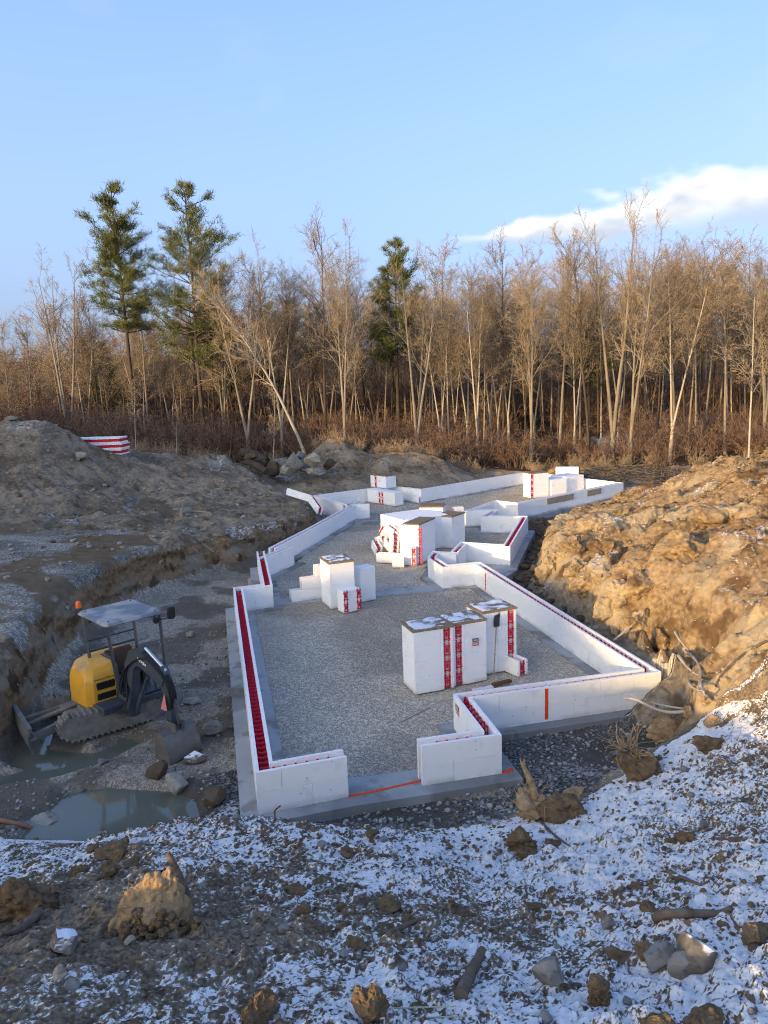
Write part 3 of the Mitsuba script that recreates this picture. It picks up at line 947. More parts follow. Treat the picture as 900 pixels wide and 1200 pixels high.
def wall_mark(rn, i, px0, px1, z0, z1, out=.004, side=0, name='paint_mark', lab='vertical red orange spray line'):
    """paint on one face of a wall run; side 0 = the measured edge's face, 1 = the other"""
    P, s = RUNS[rn]
    l = offset(P, s * (0 if side == 0 else TH))
    t = l[i + 1] - l[i]
    t = t / np.linalg.norm(t)
    n = np.array([-t[1], t[0]]) * (-s if side == 0 else s)
    rr = np.random.RandomState(7)
    zs = np.linspace(z0, z1, 14)
    # anchor: the ray through (px0, mid) meets the face plane
    dd = ray(px0, px1)
    o = np.array([0, 0, CAM_H])
    k = ((l[i] - o[:2]) @ n) / (dd[:2] @ n)
    c = (o + dd * k)[:2]
    wob = rr.normal(0, .004, len(zs)).cumsum() * .5
    hw = .038 + rr.uniform(-.005, .006, len(zs))
    A = [np.array([*(c + t * (wo - h) + n * out), z]) for z, wo, h in zip(zs, wob, hw)]
    B = [np.array([*(c + t * (wo + h) + n * out), z]) for z, wo, h in zip(zs, wob, hw)]
    m_ = len(zs)
    f = np.vstack([np.stack([np.arange(m_ - 1), np.arange(m_ - 1) + m_, np.arange(m_ - 1) + m_ + 1], 1), np.stack([np.arange(m_ - 1), np.arange(m_ - 1) + m_ + 1, np.arange(m_ - 1) + 1], 1)])
    put(name, trimesh.Trimesh(np.array(A + B), f, process=False), 'm_paint2', WALLKEY[rn], label=lab)


M['m_paint2'] = two({'type': 'diffuse', 'reflectance': rgb(.80, .09, .04)})
wall_mark('right', 5, 640.5, 826, .06, .78, side=1)
wall_mark('right', 4, 569, 684, .06, .72, side=0)


def face_label(rn, i, side, px, py, w=.2, h=.15):
    """printed mark: a black band with pale lettering bars over a red band with pale lettering bars"""
    P, s = RUNS[rn]
    l = offset(P, s * (0 if side == 0 else TH))
    t = l[i + 1] - l[i]
    t = t / np.linalg.norm(t)
    n = np.array([-t[1], t[0]]) * (-s if side == 0 else s)
    dd = ray(px, py)
    o = np.array([0, 0, CAM_H])
    k = ((l[i] - o[:2]) @ n) / (dd[:2] @ n)
    c = o + dd * k
    print_mark(c, t, n, w, h, WALLKEY[rn])


def print_mark(c, t, n, w, h, parent):
    ang = math.atan2(n[1], n[0]) + math.pi / 2
    Rm = rotz(ang)

    def pl(x0, x1, z0, z1, lift, mat, nm):
        m = bb((x1 - x0, .002, z1 - z0), ((x0 + x1) / 2, 0, (z0 + z1) / 2), .0004)
        put(nm, mv(m, Rm, np.array([c[0] + n[0] * lift, c[1] + n[1] * lift, c[2]])), mat, parent)
    pl(-w / 2, w / 2, .01, h / 2, .003, 'm_black', 'printed_band')
    pl(-w / 2, w / 2, -h / 2, -.01, .003, 'm_redprint', 'printed_band')
    k = 0
    for z, x0 in ((h * .27, -.36), (-h * .27, -.42)):
        x = x0 * w
        ms = []
        while x < -x0 * w - .01:
            q = .012 + .014 * ((k * 37 % 10) / 10)
            ms.append(bb((q, .002, h * .2), (x + q / 2, 0, z), .0004))
            x += q + .008
            k += 1
        put('printed_mark', mv(cat(ms), Rm, np.array([c[0] + n[0] * .006, c[1] + n[1] * .006, c[2]])), 'm_white', parent, stuff=True)


face_label('right', 6, 0, 536, 832, .26, .2)
face_label('porch', 1, 0, 579, 617, .42, .34)


# spray line across the garage opening and on the footing corner
def ground_line(pts, hw, name, parent, mat='m_paint2'):
    rr = np.random.RandomState(3)
    P = []
    for a, b in zip(pts[:-1], pts[1:]):
        P += [a + (b - a) * k / 12 for k in range(12)]
    P.append(pts[-1])
    P = np.array(P)
    t = np.gradient(P, axis=0)
    t /= np.linalg.norm(t, axis=1, keepdims=True)
    n = np.stack([-t[:, 1], t[:, 0], t[:, 0] * 0], 1)
    w = hw * (1 + rr.uniform(-.3, .3, len(P)))[:, None]
    V = np.vstack([P - n * w, P + n * w])
    m = len(P)
    k = np.arange(m - 1)
    f = np.vstack([np.stack([k, k + 1, k + m + 1], 1), np.stack([k, k + m + 1, k + m], 1)])
    put(name, trimesh.Trimesh(V, f, process=False), mat, parent, label='red orange spray line across the grey footing')


ground_line([at(405, 934, .004), at(440, 927, .004), at(497, 914, .004)], .035, 'paint_mark', fk)
ground_line([at(589, 906, .004), at(601, 901, .004)], .05, 'paint_mark', fk)
# brown form board left along the foot of the front wall
bd = [at(593, 861, .0), at(775, 835, .0)]
dv = (bd[1] - bd[0])[:2]
Lb = np.linalg.norm(dv)
foot_front = offset(RUNS['right'][0][5:7], TH + .32)
fa, fb_ = foot_front[1], foot_front[0]
Lb = np.linalg.norm(fb_ - fa)
ab = math.atan2(*(fb_ - fa)[::-1])
mid_ = (fa + fb_) / 2
solo('form_board', bb((Lb, .04, .2), (0, 0, 0), .004, None) if False else mv(bb((Lb, .035, .12)), rotz(ab), (mid_[0], mid_[1] - .03, -.2)), 'm_rust', 'wet brown form board along the footing below the red spray line', 'board')


# ------------------------------------------------------------------ bundles of unused foam blocks
def bundle_frame(pa, pb, z=0.0):
    """origin and axes from the two photo points of the front bottom edge on the floor"""
    a, b = at(*pa, z), at(*pb, z)
    ang = math.atan2(*(b - a)[:2][::-1])
    return a, ang, float(np.linalg.norm(b - a))


def place(m, o, ang):
    return mv(m, rotz(ang), o)


def tie_column(h, x, z0=0, dy=-.004):
    """ties seen in a block's open end, stacked"""
    ms = []
    rr = np.random.RandomState(int(abs(x) * 100) % 97)
    n = int(round(h / .405))
    for k in range(n):
        b = z0 + k * .405
        ms += [bb((.20, .02, .028), (x, dy + .03, b + .07), .003), bb((.20, .02, .028), (x, dy + .03, b + .30), .003),
               bb((.03, .02, .38), (x - .055, dy + .032, b + .2), .003), bb((.03, .02, .38), (x + .055, dy + .032, b + .2), .003),
               bb((.045, .02, .14), (x, dy + .03, b + .20), .003), bb((.09, .02, .02), (x, dy + .028, b + .2), .003)]
    return cat(ms)


def crumpled(lx, ly, h, seed, amp=.045):
    xs, ys = np.linspace(-lx / 2, lx / 2, 22), np.linspace(-ly / 2, ly / 2, 22)
    X, Y = np.meshgrid(xs, ys)
    Z = h + (meshkit.fbm(np.stack([X * 4, Y * 4, X * 0], -1), 4, seed) - .45) * amp * 2.2
    E = np.maximum(np.abs(X) / (lx / 2), np.abs(Y) / (ly / 2))
    Z = np.where(E > .97, Z - .035, Z)
    i = np.arange(21 * 21)
    i = i // 21 * 22 + i % 21
    f = np.vstack([np.stack([i, i + 1, i + 23], 1), np.stack([i, i + 23, i + 22], 1)])
    return trimesh.Trimesh(np.stack([X.ravel(), Y.ravel(), Z.ravel()], 1), f, process=False)


M['m_film2'] = two(M['m_film'])


def bundle(label, o, ang, cols, depth, h, cap=True, seed=0, name='foam_bundle', group=None, film=True, courses=None):
    """cols along the front: ('p', w) panel face of blocks lying along, ('e', ) end of a block standing away: panel, ties, panel"""
    k = thing(name, label, 'foam block bundle', group)
    rr = np.random.RandomState(seed + 50)
    x = 0.0
    n = courses or int(round(h / .405))
    ch = h / n
    tot = sum(c[1] if c[0] == 'p' else .33 for c in cols)
    for c in cols:
        if c[0] == 'p':
            for q in range(n):
                j = rr.uniform(-.006, .006, 2)
                put_foam('block', place(bb((c[1] - .004, depth, ch - .002), (x + c[1] / 2 + j[0] * .3, depth / 2 + j[1], ch * (q + .5)), .008), o, ang), k)
            x += c[1]
        else:
            for q in range(n):
                j = rr.uniform(-.006, .006)
                put_foam('block', place(cat([bb((.066, depth, ch - .002), (x + .033, depth / 2 + j, ch * (q + .5)), .006), bb((.066, depth, ch - .002), (x + .297, depth / 2 + j, ch * (q + .5)), .006)]), o, ang), k)
            put('tie', place(tie_column(h, x + .165), o, ang), 'm_web', k)
            put_foam('core', place(bb((.2, .02, h - .01), (x + .165, .11, h / 2), .003), o, ang), k)
            x += .33
    if cap:
        card = cat([bb((tot + .03, depth + .03, .014), (tot / 2, depth / 2, h + .012), .004),
                    bb((tot + .03, .008, .05), (tot / 2, -.018, h - .012), .003), bb((.008, depth + .03, .06), (-.018, depth / 2, h - .018), .003), bb((.008, depth + .03, .055), (tot + .018, depth / 2, h - .015), .003)])
        put('cardboard_cap', place(card, o, ang), 'm_card', k)
        if film:
            put('plastic_film', place(mv(crumpled(tot * .97, depth * .95, 0, seed), None, (tot / 2, depth / 2, h + .03)), o, ang), 'm_film2', k, smooth=True)
    return k


# the three bundles near the front
o1, a1, L1 = bundle_frame((486.5, 814), (535, 805.5))
k1 = bundle('wrapped white foam bundle, left of the three near the front', o1, a1, [('p', .72), ('e',)], .82, 1.62, seed=1)
ux = np.array([math.cos(a1), math.sin(a1), 0])
uy = np.array([-ux[1], ux[0], 0])
o2 = o1 + ux * 1.07 + uy * .07
k2 = bundle('white foam bundle with a small printed label, middle of the three near the front', o2, a1 + .05, [('e',), ('p', .62)], .80, 1.62, seed=2)
c2 = o2 + ux * .62 + np.array([0, 0, 1.08])
print_mark(c2, ux[:2], -uy[:2], .17, .19, k2)
o3 = o2 + ux * 1.0 + uy * .38
k3 = bundle('white foam bundle with a broom leaning on it near the front', o3, a1 + .05, [('p', .46), ('p', .23), ('e',)], .85, 1.68, seed=3)
o4 = o3 + ux * .72 - uy * .26
k4 = thing('foam_block', 'short white foam block with red ties standing in front of the right hand bundle', 'foam block')
for sx in (.033, .297):
    put_foam('panel', place(bb((.066, .55, .42), (sx, .05, .21), .006), o4, a1 + .25), k4)
put('tie', place(tie_column(.41, .165, dy=-.21), o4, a1 + .25), 'm_web', k4)
# strip of foam lying by the bundles
solo('foam_strip', foam_uv(mv(bb((.55, .12, .05)), rotz(a1 + .05), at(566, 807, .03)))[0], 'm_white', 'thin white foam offcut lying on the gravel below the bundles', 'foam offcut')
# broom leaning on bundle 3, upside down
bk = thing('push_broom', 'long handled broom leaning bristles up on the right hand bundle', 'broom')
bf = o3 + ux * .10 - uy * .40 + np.array([0, 0, .02])
bt = o3 + ux * .38 - uy * .045 + np.array([0, 0, 1.28])
dirb = (bt - bf) / np.linalg.norm(bt - bf)
put('handle', cyl(bf, bt, .014, 8), 'm_plank', bk)
hd = bt + dirb * .05
put('head', mv(bb((.17, .07, .26), (0, 0, 0), .03), rotz(a1), hd + dirb * .06), 'm_broom', bk)
rr = np.random.RandomState(9)
put('bristle', tubes([(np.array([hd + dirb * .1 + ux * rr.uniform(-.08, .08), hd + dirb * rr.uniform(.24, .36) + ux * rr.uniform(-.11, .11) - uy * rr.uniform(0, .03)]), np.array([.006, .002])) for _ in range(120)], 3), 'm_broom', bk, stuff=True)
sk = thing('plank_block', 'short brown plank end lying at the foot of the broom', 'plank')
scene[sk] = mikit.ply(mv(bb((.55, .11, .07)), rotz(a1 + .12), at(588, 800, .05)), 'm_rust')
# thin stick on the gravel
sa, sb_ = hit(468, 847, .012), hit(503, 830, .012)
solo('thin_stick', cyl(sa, sb_, .018, 6), 'm_plank', 'thin wooden stick lying on the crushed stone left of the bundles', 'stick')

# group on the left of the floor
oA, aA, _ = bundle_frame((398, 716), (432, 708))
uxA = np.array([math.cos(aA), math.sin(aA), 0])
uyA = np.array([-uxA[1], uxA[0], 0])
kA = bundle('tall white foam bundle with brown cap standing alone on the left of the gravel floor', at(388, 714, 0), aA - .25, [('p', .9)], 1.1, 1.62, seed=4, name='foam_bundle')
oo = at(388, 714, 0)
put('tie', place(tie_column(1.6, .10), oo + np.array([0, 0, 0]), aA - .25 + math.pi / 2 + .0) if False else mv(tie_column(1.6, 0), rotz(aA - .25 - math.pi / 2), oo + rotz(aA - .25) @ np.array([-.01, .17, 0])), 'm_web', kA)
for (px, py), (w_, d_, h_), ang_, lab in (
        ((404, 719), (.66, .45, .76), aA - .02, 'white foam corner block with red ends standing in front of the tall bundle'),
        ((424, 706), (.62, .5, 1.22), aA, 'white foam block standing behind the right side of the tall bundle')):
    kk = thing('foam_block', lab, 'foam block')
    b0 = at(px, py, 0)
    put_foam('panel', place(bb((w_, d_, h_), (w_ / 2, d_ / 2, h_ / 2), .012), b0, ang_), kk)
    put('tie', place(cat([tie_column(h_, w_ + .02 - .1, dy=-.045), tie_column(h_, .06, dy=-.045)]), b0, ang_), 'm_web', kk) if 'corner' in lab else None
# stepped low blocks to its left
bL = at(342, 706, 0)
aL = math.atan2(*(at(384, 700, 0) - bL)[:2][::-1])
for j, (x0, L_, z0, lab) in enumerate(((0, 2.0, 0, 'longest white foam block, at the bottom of the stepped pile'), (.42, 1.5, .405, 'white foam block second from the bottom of the stepped pile left of the tall bundle'), (.95, .62, .81, 'short notched white foam block on top of the stepped pile'))):
    kk = thing('foam_block', lab, 'foam block')
    put_foam('panel', place(bb((L_, .066, .4), (x0 + L_ / 2, .033, z0 + .202), .006), bL, aL), kk)
    put_foam('panel', place(bb((L_, .066, .4), (x0 + L_ / 2, .297, z0 + .202), .006), bL, aL), kk)
    put('tie', place(cat([mv(WEBM, None, (x0 + u, .165, z0)) for u in np.arange(.12, L_, .2032)]), bL, aL), 'm_web', kk, stuff=True)
    if z0 > .5:
        put_foam('tooth', place(cat([bb((.06, .06, .05), (x0 + u, .033, z0 + .43), .006) for u in (.06, .24, .42, .56)]), bL, aL), kk)

# the large sunlit pile in the middle
def slabbox(label, pa, pb, depth, h, z=0.0, n=4, ties=(), cap=False, seed=0, name='foam_bundle', film=False):
    o, a, L = bundle_frame(pa, pb, 0)
    o = o + np.array([0, 0, z])
    k = bundle(label, o, a, [('p', L)], depth, h, cap=cap, seed=seed, film=film, courses=n, name=name)
    for x in ties:
        put('tie', place(tie_column(h, x, dy=-.05), o, a), 'm_web', k)
    return k


slabbox('sunlit white foam bundle at the back left of the big middle pile', (447, 640), (474, 649), 2.4, 1.55, seed=11)
slabbox('white foam bundle with weathered board cap at the near corner of the big middle pile', (474, 660), (492, 661.5), 1.7, 1.72, cap=True, seed=12, film=False, ties=(.78,))
slabbox('white foam bundle in the middle of the big middle pile facing the right wall', (493, 661), (510, 647), .9, 1.66, seed=13)
slabbox('white foam bundle with board cap at the right of the big middle pile', (510, 641), (530, 643), 1.3, 1.5, cap=True, seed=14)
slabbox('capped white foam bundle behind the big middle pile', (492, 634), (520, 634), 1.2, 1.68, cap=True, seed=15)
slabbox('low white foam block in front of the near corner of the big middle pile', (470, 662), (488, 663), .35, .8, n=2, ties=(.58,), seed=16, name='foam_block')


def loose(label, px, py, ln, ang, tilt=0.0, z=0.0, roll=0.0):
    """one loose foam block: two panels and ties"""
    k = thing('foam_block', label, 'foam block')
    o = at(px, py, 0) + np.array([0, 0, z])
    Rm = rotz(ang) @ roty(tilt) @ rotx(roll)
    put_foam('panel', mv(cat([bb((ln, .066, .4), (0, -.13, .2), .006), bb((ln, .066, .4), (0, .13, .2), .006)]), Rm, o), k)
    put('tie', mv(cat([mv(WEBM, None, (u - ln / 2, 0, 0)) for u in np.arange(.02, ln + .001, .2032)]), Rm, o), 'm_web', k, stuff=True)
    return k


loose('white foam block lying lowest at the front of the big middle pile', 459, 659, 1.3, -.35)
loose('small white foam block in front of the near corner of the big middle pile', 467, 664, .5, -.1)
loose('leftmost tipped white foam block of the tumbled ones by the big middle pile', 441, 648, .6, -1.2, .5, .1)
loose('white foam block on edge with red ties facing out, among the tumbled ones', 449, 646, .6, -1.1, -.3, .35, .2)
loose('topmost tumbled white foam block with red ties leaning on the big middle pile', 452, 646, .6, .4, .45, .75, .3)
loose('tumbled white foam block with bright red end beside the big middle pile', 456, 650, .6, -1.3, .2, .3)
loose('tumbled white foam block standing on end beside the big middle pile', 464, 655, 1.1, -1.2, -1.35, .55)
loose('white foam block tilted on top of the tumbled ones', 459, 648, .6, -.9, .3, .85)

# back-left stack, right-hand stacks
slabbox('long low white foam block with red ends below the small capped bundle at the back', (431, 588), (463, 593.5), .7, .86, n=2, ties=(1.35, 1.66), seed=21, name='foam_block')
slabbox('small capped white foam bundle on top of the long low block at the back', (435, 585), (453, 587.5), .9, .82, z=.86, n=2, cap=True, ties=(.55,), seed=22, film=False)
loose('small white foam block at the inner corner of the back wall', 488, 588.5, .55, -.6)
loose('small white foam block with red tie lying alone behind the big middle pile', 537, 602, .6, .2)
slabbox('tall white foam bundle standing at the near end of the right far wing', (622.5, 584), (643, 582), 1.0, 1.62, cap=True, seed=23, ties=(.05,), film=False)
slabbox('white foam bundle with board ends next to the tall one in the far wing', (646, 582), (664, 580), 1.6, 1.1, n=3, seed=24)
slabbox('white foam bundle lying low in the middle of the far wing', (664, 579), (684, 576), 1.5, 1.15, n=3, seed=25)
slabbox('white foam bundle at the back of the far wing by the back wall', (651, 570), (678, 570), .8, 1.35, n=3, seed=26)
for kx, (pa, lab) in enumerate((((664.5, 577), 'weathered board leaning on the end of the low foam bundles'), ((680, 574), 'weathered board leaning on the far end of the low foam bundles'))):
    solo('leaning_board', mv(bb((.5, .03, .85), (0, 0, .45)), rotz(1.0), at(*pa, 0)), 'm_osb', lab, 'board')
for j, (u, wl, lab) in enumerate(((2.6, 2.6, 'weathered sheathing strip on the outer face of the far right wall'), (6.6, 1.5, 'shorter weathered sheathing strip near the far corner of the far right wall'))):
    Pq, sq = RUNS['backleft']
    a_, b_ = Pq[7], Pq[6]
    t_ = (b_ - a_) / np.linalg.norm(b_ - a_)
    n_ = np.array([t_[1], -t_[0]])
    c_ = a_ + t_ * (u + wl / 2) + n_ * .016
    solo('sheathing_strip', mv(bb((wl, .02, .36)), rotz(math.atan2(t_[1], t_[0])), (c_[0], c_[1], .58)), 'm_osb', lab, 'sheathing')

# tilted corner form lying half over the bank at the back left
tk = thing('foam_corner_form', 'tilted white angled corner form with red core propped over the left bank', 'foam block')
pA, pB, pC = aty(338, 573.5, 44.5), aty(366, 582, 43.5), aty(376, 596, 42.2)
for sgn, nm in ((0, 'panel'), (1, 'panel')):
    for p, q in ((pA, pB), (pB, pC)):
        d = q - p
        ll = np.linalg.norm(d)
        e1 = d / ll
        e2 = np.cross(e1, [0, 0, 1.0])
        e2 /= np.linalg.norm(e2)
        e2 = e2 * .35 - np.array([0, 0, .93])
        e2 /= np.linalg.norm(e2)
        e3 = np.cross(e2, e1)
        Rm = np.stack([e1, e3, e2], 1)
        off = (-.13 if sgn == 0 else .13)
        put_foam('panel', mv(bb((ll, .066, .42), (0, off, .15), .006), Rm, (p + q) / 2), tk)
        if sgn == 0:
            put('tie', mv(cat([mv(bb((.16, .2, .30)), None, (u - ll / 2, 0, .14)) for u in np.arange(.1, ll, .2032)]), Rm, (p + q) / 2), 'm_web', tk)
pr = aty(370, 588, 42.6)
solo('prop_stick', cyl(pr, at(384, 613, -.1), .02, 6), 'm_plank', 'thin pale stick propping the tilted corner form', 'stick')

# flat stack of foam sheets on the spoil pile
kF = thing('foam_sheet_stack', 'flat stack of white foam forms with red edges on top of the left spoil pile', 'foam stack')
fa_, fb2 = aty(74, 521, 46.5), aty(143, 527, 46.5)
Lx = np.linalg.norm(fb2 - fa_)
base_z = aty(110, 531, 46.5)[2]
for lv in range(3):
    z_ = base_z - .15 + lv * .36
    sh_ = (0, .05, -.05)[lv]
    for half in (0, 1):
        lx = Lx * .5
        cx, cy_ = (fa_[0] + sh_ + lx * (half + .5)), 47.3 - .25 * half
        put_foam('block', bb((lx - .02, 1.5, .09), (cx, cy_, z_ + .31), .008), kF)
        put_foam('block', bb((lx - .02, 1.5, .09), (cx, cy_, z_ + .045), .008), kF)
        put('tie', cat([bb((lx - .1, 1.38, .17), (cx, cy_, z_ + .178), .004)] + [bb((.05, 1.44, .17), (cx - lx / 2 + u, cy_, z_ + .178), .004) for u in np.arange(.12, lx - .05, .22)]), 'm_web', kF)
# bent rebar stake in front of the left wall
st = at(345, 966, -.25)
ground_s = hit(323, 960)
kS = hit(322.5, 962)
solo('bent_stake', tubes([(np.array([kS + [0, 0, -.1], kS + [.0, 0, .16], kS + [.02, -.02, .2], kS + [.1, -.03, .27]]), np.array([.012, .012, .012, .012]))], 6), 'm_rust', 'short bent rusty stake in front of the left front wall', 'stake')
# ------------------------------------------------------------------ mini excavator
EX = thing('mini_excavator', 'yellow and grey mini excavator with open canopy standing in the muddy pit', 'excavator')
ES = np.array([-6.55, 17.25, -.30])
ET = np.array([-6.95, 17.05, -.15])
SWING = [0.0]        # the boom is swung a little to the left of the cab
HU = math.radians(-46)       # heading of the upper body (boom)
HT = math.radians(36)        # heading of the tracks (away from the blade)
TILT = rotx(math.radians(-1.5))


def eu(m):
    if SWING[0]:
        m = mv(mv(m, None, (-1.02, .20, 0)), rotz(SWING[0]), (1.02, -.20, 0))
    return mv(m, rotz(HU), ES)


def et(m):
    return mv(m, rotz(HT), ET)


def ep(name, m, mat, parent=EX, smooth=False, up=True, **k):
    return put(name, eu(m) if up else et(m), mat, parent, smooth=smooth, **k)


def rbox(poly, z0, z1, b=.03, shrink_top=0.0):
    """rounded plan polygon extruded with chamfered top and bottom"""
    P = sg.Polygon(poly).buffer(-b).buffer(b, join_style='round', quad_segs=4)
    ms = []
    a = np.array(P.exterior.coords)[:-1]
    c = a.mean(0)
    rings = []
    for z, k in ((z0, b), (z0 + b, 0), (z1 - b, shrink_top), (z1, b + shrink_top)):
        q = P.buffer(-k) if k > 0 else P
        s = a + (c - a) / (np.linalg.norm(c - a, axis=1, keepdims=True)) * k
        rings.append(np.c_[s, [z] * len(s)])
    n = len(a)
    f = []
    for r in range(3):
        i = np.arange(n)
        j = (i + 1) % n
        f += [np.stack([r * n + i, r * n + j, (r + 1) * n + j], 1), np.stack([r * n + i, (r + 1) * n + j, (r + 1) * n + i], 1)]
    f = np.vstack(f)
    V = np.vstack(rings + [[[*c, z0]], [[*c, z1]]])
    i = np.arange(n)
    j = (i + 1) % n
    f = np.vstack([f, np.stack([j, i, i * 0 + 4 * n], 1), np.stack([3 * n + i, 3 * n + j, i * 0 + 4 * n + 1], 1)])
    m = trimesh.Trimesh(V, f, process=False)
    if m.volume < 0:
        m = trimesh.Trimesh(V, f[:, ::-1], process=False)
    return m


# tracks (x along HT)
for s_ in (-1, 1):
    y0 = s_ * .72
    prof = sg.LineString([(-.88, .29), (.88, .29)]).buffer(.27, quad_segs=10)
    prof = sg.Polygon([(x, z + (.05 if x < -.9 else 0)) for x, z in prof.exterior.coords])
    tr = prism(prof, y0 - .18, y0 + .18)
    tk_ = ep('track', tr, 'm_mud', smooth=40, up=False)
    co = np.array(prof.exterior.coords)
    ls = sg.LineString(co)
    n_ = 40
    sh = []
    for i in range(n_):
        p0 = np.array(ls.interpolate(i / n_, normalized=True).coords[0])
        p1 = np.array(ls.interpolate((i + .1) / n_, normalized=True).coords[0])
        a_ = math.atan2(*(p1 - p0)[::-1])
        sh.append(mv(bb((.05, .38, .075), (0, 0, .0), .006), roty(-a_), (p0[0], y0, p0[1])))
    ep('track_shoe', cat(sh), 'm_mud', tk_, up=False, stuff=True)
    fr_ = prism(sg.LineString([(-.62, .27), (.62, .27)]).buffer(.17, quad_segs=5), y0 - s_ * .0 - .195, y0 + .195)
    ep('track_frame', fr_, 'm_mud', tk_, up=False)
    for xx in (-.88, .88):
        ep('wheel', cyl((xx, y0 - .2, .29), (xx, y0 + .2, .29), .17, 18), 'm_mud', tk_, smooth=40, up=False)
    for xx in (-.5, -.17, .17, .5):
        ep('roller', cyl((xx, y0 - .2, .1), (xx, y0 + .2, .1), .06, 10), 'm_mud', tk_, smooth=40, up=False)
    ep('carrier_roller', cyl((0, y0 - .21, .45), (0, y0 + .21, .45), .05, 10), 'm_mud', tk_, smooth=40, up=False)
ep('undercarriage', cat([bb((1.1, 1.1, .22), (0, 0, .42), .03), cyl((0, 0, .45), (0, 0, .68), .42, 24), bb((.7, .9, .16), (-.5, 0, .38), .02)]), 'm_mud', up=False)
# dozer blade at the -x end
bl = []
zz = np.linspace(.02, .62, 8)
pf = [(-1.72 - .09 * math.cos((z - .32) / .3 * 1.3), z) for z in zz]
poly = pf + [(x + .04, z) for x, z in pf[::-1]]
blade = ep('dozer_blade', prism(poly, -.95, .95), 'm_steel', smooth=50, up=False)
for s_ in (-1, 1):
    ep('blade_arm', hull(np.vstack([np.array([(-1.70, s_ * .55 + d, z) for d in (-.06, .06) for z in (.12, .30)]), np.array([(-.55, s_ * .36 + d, z) for d in (-.06, .06) for z in (.30, .48)])])), 'm_mud', blade, up=False)
ep('blade_rib', cat([hull([(-1.76, y + d, z) for d in (-.02, .02) for z in (.05, .58)] + [(-1.50, y + d, .1) for d in (-.02, .02)]) for y in (-.8, -.3, .3, .8)] + [bb((.16, 1.88, .05), (-1.70, 0, .34), .01), bb((.10, 1.9, .06), (-1.75, 0, .60), .01)]), 'm_steel', blade, up=False)
ep('blade_cylinder', cyl((-1.6, 0, .35), (-.5, 0, .55), .05, 12), 'm_mud', blade, up=False)

# upper body (x forward)
ep('platform', rbox([(.92, -.80), (.92, .82), (-.5, .86), (-.88, .55), (-1.0, 0), (-.88, -.62), (-.5, -.88)], .66, .82, .02), 'm_grey')
# dark skirt under the yellow covers
ep('skirt', rbox([(.28, -.90), (-.45, -.93), (-.90, -.60), (-1.04, 0), (-.90, .60), (-.45, .88), (-.42, .5), (-.4, -.3), (.28, -.4)], .50, .74, .02), 'm_grey')
cover_plan = [(.44, -.78), (.32, -.94), (-.42, -.98), (-.80, -.76), (-1.02, -.30), (-1.06, 0), (-1.02, .35), (-.80, .72), (-.42, .90), (-.40, .45), (-.38, -.22), (.44, -.22)]


def loft(plan, levels):
    """levels: (z, scale towards centre, dx, dy)"""
    P = np.array(sg.Polygon(plan).buffer(-.07).buffer(.07, quad_segs=5).exterior.coords)[:-1]
    c = np.array([-.40, -.3])
    n = len(P)
    V, f = [], []
    for z, s, dx, dy in levels:
        q = c + (P - c) * s + [dx, dy]
        zz_ = z if np.isscalar(z) else z(q)
        V.append(np.c_[q, np.broadcast_to(zz_, n)])
    for r in range(len(levels) - 1):
        i = np.arange(n)
        j = (i + 1) % n
        f += [np.stack([r * n + i, r * n + j, (r + 1) * n + j], 1), np.stack([r * n + i, (r + 1) * n + j, (r + 1) * n + i], 1)]
    V = np.vstack(V)
    if sg.Polygon(P).exterior.is_ccw is False:
        f = [q[:, ::-1] for q in f]
    tri = trimesh.creation.triangulate_polygon(sg.Polygon(V[-n:, :2]), engine='earcut')
    k = (len(levels) - 1) * n
    tv, tf = tri
    from_ = cKDTree(V[-n:, :2]).query(tv)[1]
    top = k + from_[tf]
    nz = np.cross(V[top[:, 1]] - V[top[:, 0]], V[top[:, 2]] - V[top[:, 0]])[:, 2]
    f.append(np.where((nz < 0)[:, None], top[:, ::-1], top))
    m = trimesh.Trimesh(V, np.vstack(f), process=False)
    return m


topz = lambda dz: (lambda q: 1.64 + dz + .10 * np.clip((q[:, 0] + .4) / -.6, -1, 1) * 0 - .12 * np.clip((np.hypot(q[:, 0] + .2, q[:, 1]) - .5) / .5, 0, 1))
body = loft(cover_plan, [(.71, .985, 0, 0), (.75, 1.012, 0, 0), (1.15, 1.025, 0, 0), (topz(-.20), 1.0, 0, 0), (topz(-.08), .955, 0, 0), (topz(-.01), .88, 0, 0), (topz(.02), .80, 0, 0)])
cw = ep('engine_cover', body, 'm_yellow', smooth=38, label='yellow engine cover with two black vents')
# vents on the rounded front face of the right hand cover
for z0_, z1_ in ((.86, 1.02), (1.10, 1.28)):
    v_ = ep('vent', bb((.03, .44, z1_ - z0_), (.452, -.50, (z0_ + z1_) / 2), .012), 'm_black', cw)
    ep('louvre', cat([bb((.012, .40, .010), (.470, -.50, z), .002) for z in np.arange(z0_ + .03, z1_ - .01, .03)]), 'm_rubber', v_, stuff=True)
ep('cover_seam', bb((.012, .012, .80), (-.44, -1.0, 1.12), .003), 'm_grey', cw)
ep('cover_seam', tubes([(np.array([(.455, -.78, 1.36), (.458, -.25, 1.36)]), np.array([.008, .008]))], 5), 'm_grey', cw)
ep('warning_sticker', bb((.006, .07, .075), (.462, -.30, .77), .001), 'm_white', cw)
ep('cover_trim', tubes([(np.array([(.46, -.20, .72), (.46, -.20, 1.3), (.40, -.20, 1.56), (.20, -.20, 1.67), (-.2, -.20, 1.68), (-.34, -.1, 1.69), (-.34, .3, 1.69)]), np.array([.04] * 7))], 8), 'm_grey', smooth=40)
